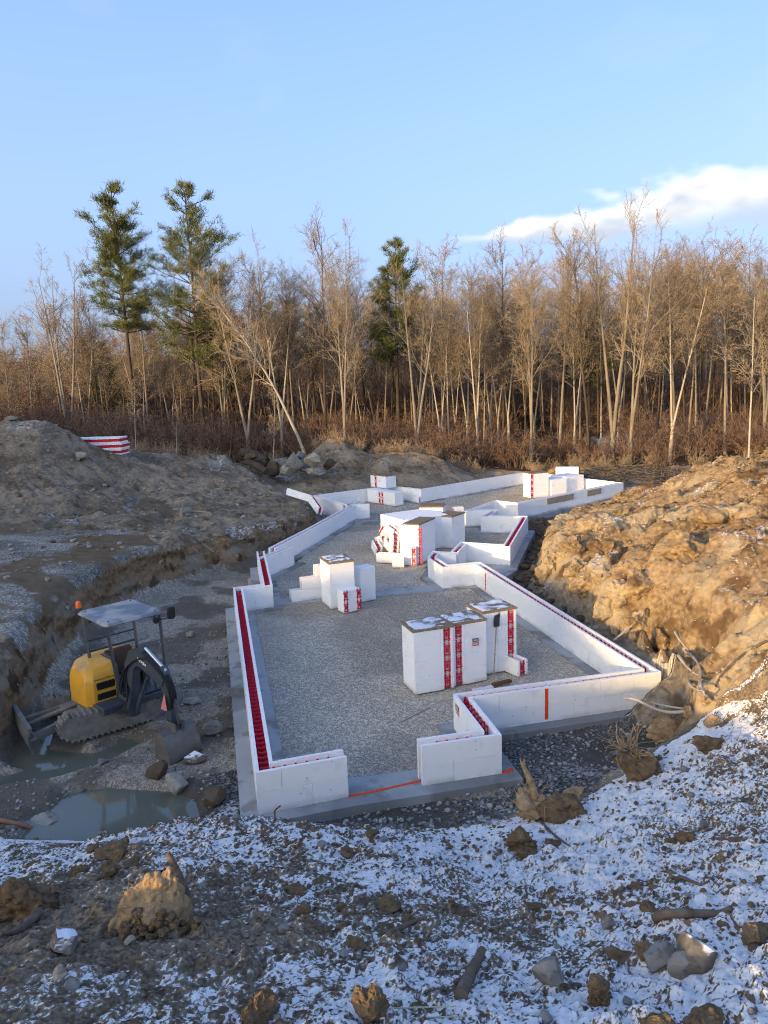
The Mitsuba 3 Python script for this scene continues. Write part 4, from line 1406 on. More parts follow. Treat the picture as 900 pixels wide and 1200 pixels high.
# operator's station
ep('floor_plate', bb((1.0, 1.05, .05), (.38, .28, .86), .01), 'm_grey')
seat = ep('seat', cat([rbox([(.25, .0), (.25, .5), (-.22, .5), (-.22, .0)], 1.12, 1.26, .04)]), 'm_seat')
ep('seat_base', bb((.42, .46, .26), (.0, .25, .99), .02), 'm_grey', seat)
sb = rbox([(-.24, .0), (-.24, .52), (-.12, .5), (-.12, .02)], 1.20, 1.78, .045)
ep('seat_back', mv(sb, roty(-.12), (.14, 0, 0.0)), 'm_seat', seat, smooth=50)
for s_ in (-1, 1):
    y_ = .25 + s_ * .36
    ep('console', bb((.42, .13, .36), (.12, y_, 1.08), .03), 'm_grey')
    ep('control_lever', tubes([(np.array([(.28, y_, 1.24), (.31, y_, 1.36), (.30, y_, 1.46)]), np.array([.014, .014, .02]))], 8), 'm_rubber', smooth=40)
for y_ in (.12, .30):
    ep('travel_lever', tubes([(np.array([(.80, y_, .88), (.74, y_, 1.2), (.70, y_, 1.52)]), np.array([.013, .013, .018]))], 8), 'm_rubber', smooth=40)
ep('dashboard', cat([bb((.08, .26, .20), (.84, .52, 1.32), .02), bb((.05, .06, .42), (.86, .52, 1.05), .01)]), 'm_grey')
ep('handrail', tubes([(np.array([(.88, .62, .9), (.90, .62, 1.5), (.84, .40, 1.58), (.84, -.05, 1.58)]), np.array([.017] * 4))], 7), 'm_grey', smooth=40)
ep('handrail', tubes([(np.array([(.3, .74, .9), (.3, .74, 1.45), (-.2, .74, 1.5), (-.34, .70, 1.45)]), np.array([.017] * 4))], 7), 'm_grey', smooth=40)
# canopy: four posts and roof
CX0, CX1, CY0, CY1, CZ = -.62, .86, -.50, .80, 2.66
can = ep('canopy', cat([rbox([(CX1 + .06, CY0 - .02), (CX1 + .06, CY1 + .02), (CX1 - .04, CY1 + .07), (CX0 - .02, CY1 + .07), (CX0 - .09, CY1), (CX0 - .09, CY0), (CX0 - .02, CY0 - .07), (CX1 - .04, CY0 - .07)], CZ, CZ + .085, .03, .03)]), 'm_roof', smooth=30)
ep('roof_lining', bb((1.34, 1.18, .03), ((CX0 + CX1) / 2, (CY0 + CY1) / 2, CZ - .012), .01), 'm_grey', can)
for (xb, yb, zb), (xt, yt) in (((-.42, -.46, 1.55), (CX0 + .04, CY0 + .02)), ((-.42, .74, 1.55), (CX0 + .04, CY1 - .02)), ((.56, -.24, .95), (CX1 - .10, CY0 + .02)), ((.90, .80, .84), (CX1 - .03, CY1 - .02))):
    ep('post', tubes([(np.array([(xb, yb, zb), (xb + (xt - xb) * .35, yb + (yt - yb) * .35, zb + (CZ - zb) * .35), (xt, yt, CZ + .01)]), np.array([.042] * 3))], 4), 'm_grey', can)
ep('cross_bar', tubes([(np.array([(-.55, CY0, 2.0), (-.55, CY1, 2.0)]), np.array([.022] * 2)), (np.array([(-.50, CY0, 1.75), (-.50, CY1, 1.75)]), np.array([.03] * 2))], 6), 'm_grey', can)
ep('bolt', cat([cyl((x, y, CZ + .07), (x, y, CZ + .105), .022, 8) for x in (CX0 + .1, CX1 - .12) for y in (CY0 + .08, CY1 - .08)]), 'm_grey', can)
bc = ep('beacon', cat([cyl((CX0 - .12, CY0 + .02, CZ + .15), (CX0 - .12, CY0 + .02, CZ + .26), .075, 16, .06)]), 'm_orange', smooth=40, label='orange warning beacon')
ep('beacon_stem', cat([cyl((CX0 - .12, CY0 + .02, CZ - .1), (CX0 - .12, CY0 + .02, CZ + .15), .02, 8), cyl((CX0 - .12, CY0 + .02, CZ + .12), (CX0 - .12, CY0 + .02, CZ + .155), .08, 14), bb((.16, .05, .02), (CX0 - .06, CY0 + .02, CZ - .02), .004)]), 'm_grey', bc)
ep('beacon_cap', trimesh.creation.icosphere(subdivisions=2, radius=.06).apply_translation((CX0 - .12, CY0 + .02, CZ + .26)), 'm_orange', bc, smooth=True)
mr = ep('mirror', mv(rbox([(-.05, -.09), (-.05, .09), (.04, .1), (.04, -.1)], -.14, .14, .03), None, (CX1 + .06, CY1 + .24, CZ - .02)), 'm_rubber', smooth=40)
ep('mirror_arm', tubes([(np.array([(CX1 - .02, CY1, CZ - .14), (CX1 + .06, CY1 + .14, CZ - .12), (CX1 + .06, CY1 + .2, CZ - .04)]), np.array([.014] * 3))], 6), 'm_rubber', mr)
ep('work_lamp', cat([cyl((CX1 + .05, CY1 - .18, CZ - .08), (CX1 + .13, CY1 - .18, CZ - .10), .06, 14, .075), bb((.03, .03, .1), (CX1 + .04, CY1 - .18, CZ - .02), .006)]), 'm_rubber', can)
# swing post, boom, stick, bucket (in the vertical plane y = BY)
BY = -.20
ep('swing_bracket', cat([cyl((1.02, BY, .52), (1.02, BY, 1.02), .12, 16), bb((.36, .30, .12), (.92, BY, .62), .02), bb((.36, .30, .12), (.92, BY, .95), .02), bb((.20, .26, .5), (1.14, BY, .80), .03)]), 'm_grey', smooth=40)


def arm_plate(path, widths, y0, y1):
    """box-section arm along a path in (x, z)"""
    P = np.array(path, float)
    t = np.gradient(P, axis=0)
    t /= np.linalg.norm(t, axis=1, keepdims=True)
    n = np.stack([-t[:, 1], t[:, 0]], 1)
    w = np.array(widths)[:, None]
    return prism(np.vstack([P + n * w, (P - n * w)[::-1]]), y0, y1)


SWING[0] = math.radians(8)
bpath = [(1.14, .86), (1.16, 1.30), (1.22, 1.74), (1.40, 2.00), (1.66, 2.02), (2.06, 1.84), (2.46, 1.64)]
boom = ep('boom', arm_plate(bpath, [.10, .12, .16, .19, .18, .14, .11], BY - .10, BY + .10), 'm_grey', label='dark grey boom with a pale lettering strip')
ep('lettering', cat([mv(bb((.05, .004, .05 + .02 * (i % 2)), (0, 0, 0), .001), roty(.38), (1.62 + .066 * i, BY - .103, 2.03 - .024 * i)) for i in range(5)]), 'm_white', boom, stuff=True)
ep('boom_cylinder', cat([cyl((1.12, BY, 1.72), (1.80, BY, 2.28), .075, 14)]), 'm_grey', boom, smooth=40)
ep('cylinder_rod', cyl((2.00, BY, 2.16), (2.72, BY, 1.92), .034, 12) if False else cyl((1.79, BY, 2.275), (2.50, BY, 1.90), .036, 12), 'm_chrome', boom, smooth=40)
ep('lift_cylinder', cat([cyl((1.22, BY - .0, .62), (1.52, BY, 1.15), .055, 12), cyl((1.52, BY, 1.15), (1.74, BY, 1.58), .03, 10)]), 'm_grey', boom, smooth=40)
_ep0 = ep


def ep(name, m, mat, parent=EX, **kw):      # the stick and bucket hang a little nearer the cab
    return _ep0(name, mv(m, None, (-.33, 0, 0)), mat, parent, **kw)


stick = ep('stick', arm_plate([(2.68, 1.98), (2.80, 1.66), (2.86, 1.2), (2.88, .66)], [.09, .13, .11, .075], BY - .075, BY + .075), 'm_grey')
ep('bucket_cylinder', cat([cyl((2.95, BY, 1.66), (3.06, BY, 1.10), .05, 12), cyl((3.06, BY, 1.10), (3.10, BY, .74), .026, 10)]), 'm_grey', stick, smooth=40)
ep('link', cat([bb((.30, .04, .06), (2.99, BY - .10, .70), .01), bb((.30, .04, .06), (2.99, BY + .10, .70), .01), bb((.05, .05, .34), (3.10, BY - .10, .58), .01), bb((.05, .05, .34), (3.10, BY + .10, .58), .01)]), 'm_steel', stick)
ep, epb = _ep0, ep
# hoses
hs = []
for k in range(5):
    y = BY - .14 + .04 * k
    hs.append((np.array([(1.05, y, 1.0), (.98 + .05 * k, y - .08, 1.35), (1.25, y - .02, 1.78 + .02 * k), (1.7, y, 2.04 + .015 * k), (2.1, y, 2.08 + .01 * k), (2.4, y, 1.9), (2.68, y - .03, 1.70), (2.74, y, 1.40), (2.68, y, 1.1)]), np.array([.016] * 9)))
for k in range(4):
    hs.append((np.array([(.95, BY - .25 - .04 * k, .72), (1.15 + .03 * k, BY - .30, .80), (1.22, BY - .2, 1.0 + .05 * k), (1.1, BY - .12, 1.3)]), np.array([.017] * 4)))


def smooth_line(p, r, n=24):
    from scipy.interpolate import CubicSpline
    s = np.linspace(0, 1, len(p))
    u = np.linspace(0, 1, n)
    return CubicSpline(s, p)(u), np.interp(u, s, np.broadcast_to(r, (len(p),)))


ep('hose', tubes([smooth_line(*h_) for h_ in hs], 6), 'm_rubber', boom, smooth=40, stuff=True)
ep = epb
# bucket: teeth downwards, back towards the camera
prof = [(2.80, .60), (2.94, .68), (3.10, .60), (3.25, .30), (3.30, .05), (3.24, -.10), (3.10, -.15), (2.74, -.12)]
inner = [(2.74, -.085), (3.09, -.115), (3.21, -.07), (3.265, .05), (3.215, .29), (3.07, .57), (2.94, .64), (2.81, .57)]
BW = .42
bkt = ep('bucket', cat([prism(prof + inner, BY - BW, BY + BW)]), 'm_steel', smooth=25, label='worn steel bucket resting on the mud')
for s_ in (-1, 1):
    ep('bucket_side', prism([(2.80, .60), (2.94, .675), (3.095, .595), (3.245, .30), (3.295, .05), (3.235, -.095), (3.10, -.145), (2.74, -.115)], BY + s_ * (BW - .012) - .012, BY + s_ * (BW - .012) + .012), 'm_steel', bkt)
ep('bucket_ear', cat([bb((.36, .03, .2), (2.98, BY + s_ * .12, .70), .01) for s_ in (-1, 1)]), 'm_steel', bkt)
ep('cutting_edge', bb((.14, BW * 2 + .02, .03), (2.70, BY, -.105), .006), 'm_steel', bkt)
ep('tooth', cat([bb((.14, .06, .035), (2.60, BY + y, -.108), .01) for y in (-.36, -.18, 0, .18, .36)]), 'm_steel', bkt)
ep = _ep0
# pink flag tied to the stick
fv = np.array([(2.52, BY - .12, 1.42), (2.42, BY - .17, 1.08), (2.54, BY - .15, 1.05), (2.66, BY - .18, 1.09), (2.53, BY - .135, 1.2)])
solo('pink_flag', eu(trimesh.Trimesh(fv, [[0, 1, 4], [4, 1, 2], [4, 2, 3], [0, 4, 3]], process=False)), 'm_pink', 'faded pink cloth flag tied to the stick of the mini excavator', 'flag')
# ------------------------------------------------------------------ boulders and stones
def lumpy(size, seed, mat=None, amp=.5):
    m = rock(seed, size, 4, amp, 8)
    v = np.asarray(m.vertices)
    n = v / np.linalg.norm(v, axis=1, keepdims=True)
    q = min(size)
    v = v + n * ((meshkit.fbm(v * 2.6 / q + seed, 4, seed) - .5) * .55 * q + (meshkit.fbm(v * 9 / q + seed, 4, seed + 1) - .5) * .20 * q)[:, None]
    return trimesh.Trimesh(v, m.faces, process=False)


def boulder(name, label, px, py, wpx, hpx, depth, mat, seed, lift=.3, rot=0.0, cat_='boulder', group=None, tilt=0.0):
    """centre of the stone in the photo and its size there"""
    p = hit(px, py + hpx * .25)
    dist = np.linalg.norm(p - [0, 0, CAM_H])
    w, h = wpx / FPX * dist, hpx / FPX * dist
    m = rock(seed, (1, 1, 1), 3) if mat != 'm_clod' else lumpy((1, 1, 1), seed)
    m = mv(m, roty(tilt))
    v = np.asarray(m.vertices) * [w * 1.05, depth, h * 1.05]
    m = trimesh.Trimesh(v @ rotz(rot).T, m.faces, process=False)
    return solo(name, mv(m, None, (p[0], p[1], gz(p[0], p[1]) + h * lift)), mat, label, cat_, group, smooth=24)


boulder('boulder', 'pale grey boulder at the edge of the puddle below the bucket', 209, 919, 34, 26, .42, 'm_rockpale', 1, tilt=.3)
boulder('boulder', 'muddy brown boulder under the bucket teeth', 184, 905, 26, 26, .45, 'm_rockbrown', 2)
boulder('boulder', 'dark boulder with snow on its top, right of the bucket', 228, 889, 32, 18, .5, 'm_rocksnow', 3)
boulder('boulder', 'grey slab of rock behind the snow topped dark boulder', 224, 868, 22, 20, .6, 'm_rockgrey', 4, tilt=.3)
boulder('boulder', 'rounded grey boulder on the gravel left of the front wall', 252, 856, 26, 20, .5, 'm_rockgrey', 5)
boulder('boulder', 'long flat pale slab half sunk in the gravel behind the bucket', 224, 822, 30, 9, .4, 'm_rockpale', 6)
boulder('boulder', 'rounded boulder against the footing of the front left wall', 252, 935, 34, 20, .5, 'm_rockbrown', 7)
boulder('stone', 'pale stone on the gravel behind the excavator canopy', 223, 744, 12, 8, .3, 'm_rockpale', 8, cat_='stone')
boulder('boulder', 'smooth sandy boulder at the near end of the left gravel tongue', 54, 964, 32, 14, .5, 'm_rockpale', 9)
boulder('stone', 'square stone standing in the near puddle', 105, 969, 11, 7, .2, 'm_rockgrey', 10, cat_='stone')
boulder('stone', 'small flat stone beside the square stone in the near puddle', 117, 966, 9, 6, .2, 'm_rockpale', 11, cat_='stone')
boulder('stone', 'grey stone at the water edge in front of the excavator track', 132, 884, 14, 8, .3, 'm_rockgrey', 12, cat_='stone')
boulder('stone', 'flat stone at the end of the gravel tongue by the track', 121, 893, 12, 8, .3, 'm_rockgrey', 13, cat_='stone')
# foreground stones
boulder('stone', 'grey oval stone alone in the snow, nearest the bottom edge', 645, 1140, 33, 40, .30, 'm_rockgrey', 21, cat_='stone', tilt=1.2, lift=.22)
boulder('stone', 'left stone of the cluster of three in the snow', 770, 1124, 44, 30, .32, 'm_rockgrey', 22, cat_='stone', lift=.22)
boulder('stone', 'front stone of the cluster of three in the snow', 805, 1134, 36, 30, .26, 'm_rockgrey', 23, cat_='stone', lift=.25)
boulder('stone', 'broad back stone of the cluster of three in the snow', 818, 1115, 50, 36, .40, 'm_rocksnow', 24, cat_='stone', lift=.15)
boulder('stone', 'round muddy clod left of the lower right stones', 700, 1169, 26, 28, .24, 'm_clod', 25, cat_='clod')
boulder('stone', 'small stone standing in the snow behind the oval stone', 713, 1085, 15, 16, .14, 'm_rockgrey', 26, cat_='stone')
boulder('stone', 'broad flat stone with snow on it at the left, below the lit root ball', 77, 1108, 44, 24, .36, 'm_rocksnow', 27, cat_='stone')
boulder('stone', 'small pale stone below the flat stone at the left', 71, 1143, 17, 14, .15, 'm_rockpale', 28, cat_='stone', tilt=.4)
boulder('stone', 'tiny white stone in the snow right of the stick post', 288, 1045, 10, 9, .1, 'm_rockpale', 29, cat_='stone')
boulder('stone', 'pale stone under the left root ball', 153, 1102, 12, 9, .1, 'm_rockpale', 30, cat_='stone')
boulder('stone', 'grey stone by the paint line in front of the footing', 398, 954, 20, 9, .25, 'm_rockpale', 31, cat_='stone')
boulder('stone', 'flat stone beside the one in front of the footing', 424, 951, 22, 9, .2, 'm_rockgrey', 32, cat_='stone')
boulder('clod', 'dark earth clod at the far left of the foreground', 24, 1060, 56, 52, .5, 'm_clod', 33, cat_='clod', lift=.2)
boulder('clod', 'rounded brown clod just behind the lit root ball', 131, 1021, 22, 18, .25, 'm_clod', 34, cat_='clod')
boulder('clod', 'low clod in the snow at the right below the ochre bank', 830, 875, 34, 16, .4, 'm_clod', 35, cat_='clod')
boulder('clod', 'tan clod on the slope just left of the bottom corner', 436, 1180, 36, 44, .3, 'm_clod', 36, cat_='clod', lift=.1)
boulder('clod', 'steep brown clod at the bottom edge left of centre', 300, 1180, 34, 46, .3, 'm_clod', 37, cat_='clod', lift=.1)
# boulder heap behind the house
for i, (px, py, w, h, mt, lab) in enumerate((
        (366, 539, 19, 16, 'm_rockpale', 'pale boulder on the right of the boulder heap behind the house'),
        (345, 544, 24, 22, 'm_rockgrey', 'large grey boulder in the middle of the boulder heap'),
        (371, 553, 22, 10, 'm_rockpale', 'flat boulder at the front of the boulder heap'),
        (336, 551, 14, 13, 'm_rockpale', 'rounded pale boulder at the left foot of the boulder heap'),
        (321, 551, 18, 16, 'm_rockbrown', 'brown cut log end like boulder left of the boulder heap'),
        (293, 535, 16, 10, 'm_rockbrown', 'dark boulder at the left end of the boulder heap'),
        (356, 549, 15, 12, 'm_rockgrey', 'small grey boulder between the large grey one and the flat one'),
        (385, 545, 15, 11, 'm_rockbrown', 'brown boulder at the right end of the boulder heap'),
        (329, 541, 15, 11, 'm_rockgrey', 'grey boulder at the back left of the boulder heap'),
        (308, 543, 14, 10, 'm_rockbrown', 'brown boulder beside the big dark log'),
        (352, 534, 14, 10, 'm_rockgrey', 'grey boulder on top of the boulder heap'))):
    Y = 52.2 + .12 * i
    c = aty(px, py, Y)
    m = rock(60 + i, (w / FPX * Y * 1.3, 1.3, h / FPX * Y * 1.35))
    solo('boulder', mv(m, None, c), mt, lab, 'boulder', smooth=24)
boulder('boulder', 'long pale boulder in the slope of the left spoil pile', 93, 535, 24, 12, .6, 'm_rockpale', 71, rot=-.6)
boulder('boulder', 'flat boulder on the crest of the left spoil pile', 14, 492, 18, 7, .6, 'm_rockgrey', 72)
boulder('stone', 'pale stone at the foot of the left spoil pile', 22, 600, 8, 7, .3, 'm_rockpale', 73, cat_='stone')
boulder('stone', 'white stone in the cut bank above the excavator', 188, 662, 6, 7, .2, 'm_rockpale', 74, cat_='stone')
# big clods along the lip of the ochre bank
for i, (px, py, w, h, lab) in enumerate((
        (641, 672, 26, 30, 'large rounded clod at the foot of the ochre bank near the footing corner'),
        (690, 683, 34, 30, 'lumpy ochre clod on the lip in the middle of the bank'),
        (733, 700, 36, 48, 'tall ochre clod overhanging the trench'),
        (662, 612, 34, 12, 'reddish clod at the far tip of the ochre bank'),
        (700, 612, 44, 22, 'long pale ochre clod on the far part of the bank'),
        (730, 598, 46, 20, 'pale ochre clod near the corner of the far wall'),
        (668, 640, 34, 30, 'tilted slab of ochre earth left of centre on the bank'),
        (706, 645, 40, 34, 'tilted slab of ochre earth in the middle of the bank'),
        (650, 655, 24, 26, 'small ochre clod between the tilted slab and the lip of the bank'),
        (674, 668, 26, 26, 'ochre clod hanging left of the lumpy one on the lip'),
        (714, 712, 30, 34, 'ochre clod overhanging the trench right of the lumpy one'),
        (752, 728, 38, 40, 'big ochre clod on the lip above the leaning stick'),
        (778, 752, 32, 36, 'ochre clod on the lip just left of the hanging roots'),
        (760, 680, 44, 30, 'broad low ochre lump high on the near part of the bank'),
        (800, 640, 60, 34, 'broad ochre lump in the upper middle of the bank'),
        (845, 600, 60, 30, 'broad ochre lump near the top right of the bank'))):
    p = hit(px, py + h * .15)
    D = np.linalg.norm(p - [0, 0, CAM_H])
    w, h = w * 1.2, h * 1.15
    m = lumpy((w / FPX * D, .75 * w / FPX * D, h / FPX * D * .95), 80 + i)
    v = np.asarray(m.vertices)
    v = v + .10 * (meshkit.fbm(v * 3.1, 4, 9 + i)[:, None] - .5) * v / np.linalg.norm(v, axis=1, keepdims=True)
    solo('clod', mv(trimesh.Trimesh(v, m.faces, process=False), rotz(.4), p + [0, .1, .02]), 'm_ochre', lab, 'clod', smooth=True)


# ------------------------------------------------------------------ stuff scattered over the ground
def scatter(name, n, poly_fn, smin, smax, mat, seed, flat=.65, sink=.25, sub=0, label=None, cat_=None, power=2.2, lump=False):
    rs = np.random.RandomState(seed)
    protos = [rock(900 + seed * 10 + i, (1, 1, 1), sub, .5, 9) if not lump else lumpy((1, 1, 1), 900 + i) for i in range(6)]
    P = poly_fn(rs, n)
    z = ground(P[:, 0], P[:, 1])
    s = smin + (smax - smin) * rs.rand(len(P)) ** power
    ang = rs.rand(len(P)) * 6.283
    ms = []
    for k in range(6):
        idx = np.arange(len(P)) % 6 == k
        v, f = np.asarray(protos[k].vertices), np.asarray(protos[k].faces)
        m_ = idx.sum()
        c, s_ = np.cos(ang[idx]), np.sin(ang[idx])
        fl = rs.uniform(flat * .7, flat * 1.3, m_)
        X = v[None, :, 0] * s[idx][:, None] * rs.uniform(.8, 1.3, m_)[:, None]
        Yv = v[None, :, 1] * s[idx][:, None]
        Z = v[None, :, 2] * (s[idx] * fl)[:, None]
        V = np.stack([X * c[:, None] - Yv * s_[:, None] + P[idx, 0][:, None], X * s_[:, None] + Yv * c[:, None] + P[idx, 1][:, None], Z + (z[idx] + s[idx] * fl * sink)[:, None]], -1)
        ms.append((V.reshape(-1, 3), (f[None] + (np.arange(m_) * len(v))[:, None, None]).reshape(-1, 3)))
    scene[name] = mikit.ply(cat(ms), mat, False)
    labels[name] = {'label': label, 'category': cat_, 'kind': 'stuff'}


def in_box(x0, x1, y0, y1, test=None):
    def f(rs, n):
        P = np.stack([rs.uniform(x0, x1, n * 3), rs.uniform(y0, y1, n * 3)], 1)
        if test is not None:
            P = P[test(P)]
        return P[:n]
    return f


out_h = lambda P: ~inside(HOUSEF, P[:, 0], P[:, 1])
cl_ = lambda P: out_h(P) & (n3(P[:, 0], P[:, 1], .9, 61, 4) > .0)
scatter('earth_lumps', 60, in_box(-5, 4.5, 4.4, 10.5, cl_), .10, .34, 'm_clod', 11, flat=.55, sink=.12, lump=True, label='larger broken lumps of earth in the foreground', cat_='earth', power=1.8)
scatter('earth_clods', 7000, in_box(-8, 8, 4.2, 13.6, cl_), .012, .09, 'm_clod', 1, flat=.6, sub=1, label='dark crumbs of earth lying over the snowy foreground', cat_='earth', power=3.2)
scatter('foreground_stones', 260, in_box(-8, 8, 4.2, 13.6, out_h), .03, .16, 'm_rockgrey', 2, sub=2, label='small grey stones in the snowy foreground', cat_='stones', power=3)
scatter('pit_stones', 3800, in_box(-9.5, -2.8, 12.2, 24, lambda P: out_h(P) & (ground(P[:, 0], P[:, 1], False) < .15)), .02, .12, 'm_pebble', 3, label='grey crushed stone on the pit floor round the excavator', cat_='stones', power=3.5)
scatter('trench_stones', 900, in_box(3.5, 9, 16, 42, lambda P: out_h(P) & (ground(P[:, 0], P[:, 1], False) < .3)), .08, .55, 'm_rockbrown', 4, sub=1, label='dark broken rocks along the trench under the ochre bank', cat_='stones', power=2.5)
scatter('front_trench_stones', 1500, in_box(-2.5, 6, 11.5, 15.5, lambda P: out_h(P) & (ground(P[:, 0], P[:, 1], False) < .4)), .02, .14, 'm_pebble', 5, label='damp crushed stone in the trench before the front wall', cat_='stones', power=3)
scatter('bank_stones', 1500, in_box(-26, -3, 15, 50, lambda P: out_h(P) & (ground(P[:, 0], P[:, 1], False) > .2)), .05, .32, 'm_rockpale', 6, label='pale stones in the left spoil pile and cut bank', cat_='stones', power=4.5)
scatter('bank_clods', 700, in_box(-28, 2, 16, 60, lambda P: out_h(P) & (ground(P[:, 0], P[:, 1], False) > .3)), .06, .38, 'm_dirt', 7, label='earth clods on the left spoil pile and cut bank', cat_='earth', power=4)
scatter('ochre_clods', 6500, in_box(5.5, 20, 12.5, 45, lambda P: inside(RIGHTBANK, P[:, 0], P[:, 1])), .03, .26, 'm_ochre', 8, label='ochre earth clods on the right bank', cat_='earth', power=4)


# ------------------------------------------------------------------ stumps, roots, sticks, logs
def gnarled(pts, radii, seed, sides=9, n=26, rough=.25):
    """bent woody limb with a lumpy surface"""
    p, r = smooth_line(np.array(pts, float), np.array(radii, float), n)
    m = tubes([(p, r)], sides)
    v = np.asarray(m.vertices)
    rep = np.repeat(p, sides, 0)
    d = v - rep
    k = 1 + rough * 2 * (meshkit.fbm(v * 9 + seed, 3, seed) - .5)
    return trimesh.Trimesh(rep + d * k[:, None], m.faces, process=False)


def rootlets(c, r, n, seed, length=.3, rad=.008, up=.2):
    rs = np.random.RandomState(seed)
    L = []
    for _ in range(n):
        d = rs.normal(size=3)
        d[2] = abs(d[2]) * .6 + up * 0
        d /= np.linalg.norm(d)
        p = [np.asarray(c) + d * r * .8]
        l = length * rs.uniform(.4, 1.2)
        for q in range(4):
            d = d + rs.normal(size=3) * .38
            d /= np.linalg.norm(d)
            p.append(p[-1] + d * l / 4)
        L.append((np.array(p), rad * np.array([1, .85, .65, .45, .25])))
    return tubes(L, 4)


def blob(name, label, px, py, wpx, hpx, seed, mat, catn, Yoff=0.0):
    p = hit(px, py + hpx * .4)
    D = np.linalg.norm(p - [0, 0, CAM_H])
    w, h = wpx / FPX * D, hpx / FPX * D
    k = thing(name, label, catn)
    c = np.array([p[0], p[1] + w * .2, gz(p[0], p[1] + w * .2) + h * .30])
    put('root_ball', mv(lumpy((w, w * .8, h), seed), None, c), mat, k, smooth=True)
    return k, c, w, h, D


# stump with a broken upright trunk, right of centre
k, c, w, h, D = blob('tree_stump', 'torn stump with a splintered upright trunk at the edge of the snow', 628, 945, 42, 40, 201, 'm_root', 'stump')
top = c + [-.06, 0, h * .4]
put('trunk', gnarled([top + [.05, 0, -.1], top + [.03, 0, .12], top + [-.06, .02, .34], top + [-.12, .03, .52]], [.085, .062, .05, .04], 3), 'm_root', k, smooth=40)
e = top + [-.12, .03, .5]
put('splinter', cat([hull(np.vstack([e + np.array([(.035 * math.cos(a), .035 * math.sin(a), 0) for a in np.linspace(0, 5, 5)]) * .8 + [dx, dy, 0], [e + [dx * 1.8 - .02, dy, hh]]])) for dx, dy, hh in ((-.02, 0, .14), (.02, .01, .11), (0, -.02, .07))]), 'm_root', k)
put('rootlet', rootlets(c, w * .5, 26, 7, .4, .009), 'm_root', k, stuff=True)
blob('root_clod', 'dark earth clod the splintered stump stands on', 612, 985, 34, 36, 203, 'm_clod', 'clod')
blob('root_clod', 'frosty clod with trailing roots, right of the splintered stump', 662, 948, 52, 34, 204, 'm_clod', 'clod')
blob('root_clod', 'small brown clod on top right of the clod with trailing roots', 676, 932, 26, 20, 205, 'm_root', 'clod')
# root ball with wiry roots and hairy clod beyond
k, c, w, h, D = blob('root_ball', 'brown root ball with wiry roots left of the hairy clod', 748, 900, 52, 34, 206, 'm_clod', 'root ball')
put('rootlet', rootlets(c + [-.1, .1, .25], .14, 60, 8, .55, .011), 'm_root', k, stuff=True)
put('knot', mv(lumpy((.22, .2, .2), 207), None, c + [.22, 0, .2]), 'm_root', k, smooth=True)
k, c, w, h, D = blob('hairy_clod', 'hairy tan root clod at the corner of the front wall', 788, 850, 44, 26, 208, 'm_root', 'root ball')
put('rootlet', rootlets(c, w * .48, 320, 9, .15, .005), 'm_root', k, stuff=True)
blob('hairy_clod', 'small round tan clod at the root end of the two bare poles', 811, 831, 18, 14, 209, 'm_root', 'root ball')
blob('hairy_clod', 'orange brown clod to the right of the bare poles', 827, 822, 20, 14, 210, 'm_root', 'root ball')
blob('hairy_clod', 'small reddish clod beside the snow at the foot of the ochre bank', 836, 846, 16, 14, 211, 'm_root', 'root ball')
pr0 = hit(810, 838) + [0, 0, .12]
e0 = pr0[1]
pa_, pb_, pc_ = aty(731, 819, e0 + .9), aty(752, 823, e0 + .7), aty(775, 833, e0 + .35)
solo('bare_pole', gnarled([pa_, pb_, pc_, pr0], [.022, .026, .03, .036], 11, 8, 22, .15), 'm_palebark', 'long bent bare pole reaching over the front wall', 'pole', smooth=40)
solo('bare_pole', gnarled([aty(762, 823, e0 + .8), aty(785, 828, e0 + .5), aty(806, 831, e0 + .2)], [.016, .02, .024], 12, 8, 16, .15), 'm_palebark', 'shorter straight bare pole above the bent one by the front wall corner', 'pole', smooth=40)
# roots hanging out of the ochre bank
kR = thing('hanging_roots', 'pale roots hanging from the ochre bank above the bare poles', 'roots')
rr = np.random.RandomState(21)
for i, q in enumerate((((800, 762), (812, 778), (820, 800), (824, 822)), ((794, 770), (806, 785), (818, 793)), ((802, 765), (818, 782), (816, 808)), ((806, 800), (812, 808), (826, 812)), ((790, 742), (796, 752), (806, 764)))):
    P_ = [hit(a, b) + np.array([0, -.06, .05]) for a, b in q]
    put('root', gnarled(P_, np.linspace(.04, .018, len(P_)), 30 + i, 6, 18), 'm_palebark', kR, smooth=40)
P_ = [hit(a, b) + np.array([0, -.04, .03]) for a, b in ((898, 752), (870, 768), (846, 790), (838, 806))]
solo('surface_root', gnarled(P_, [.03, .03, .026, .015], 41, 6, 22), 'm_log', 'dark root curving down the face of the ochre bank', 'root', smooth=40)
P_ = [hit(754, 724) + np.array([0, -.1, .1]), hit(722, 754) + np.array([-.1, -.1, .12])]
solo('leaning_stick', gnarled([P_[0], (P_[0] + P_[1]) / 2, P_[1]], [.028, .03, .03], 42, 6, 12, .1), 'm_palebark', 'straight stick leaning down into the trench from the ochre bank', 'stick', smooth=40)
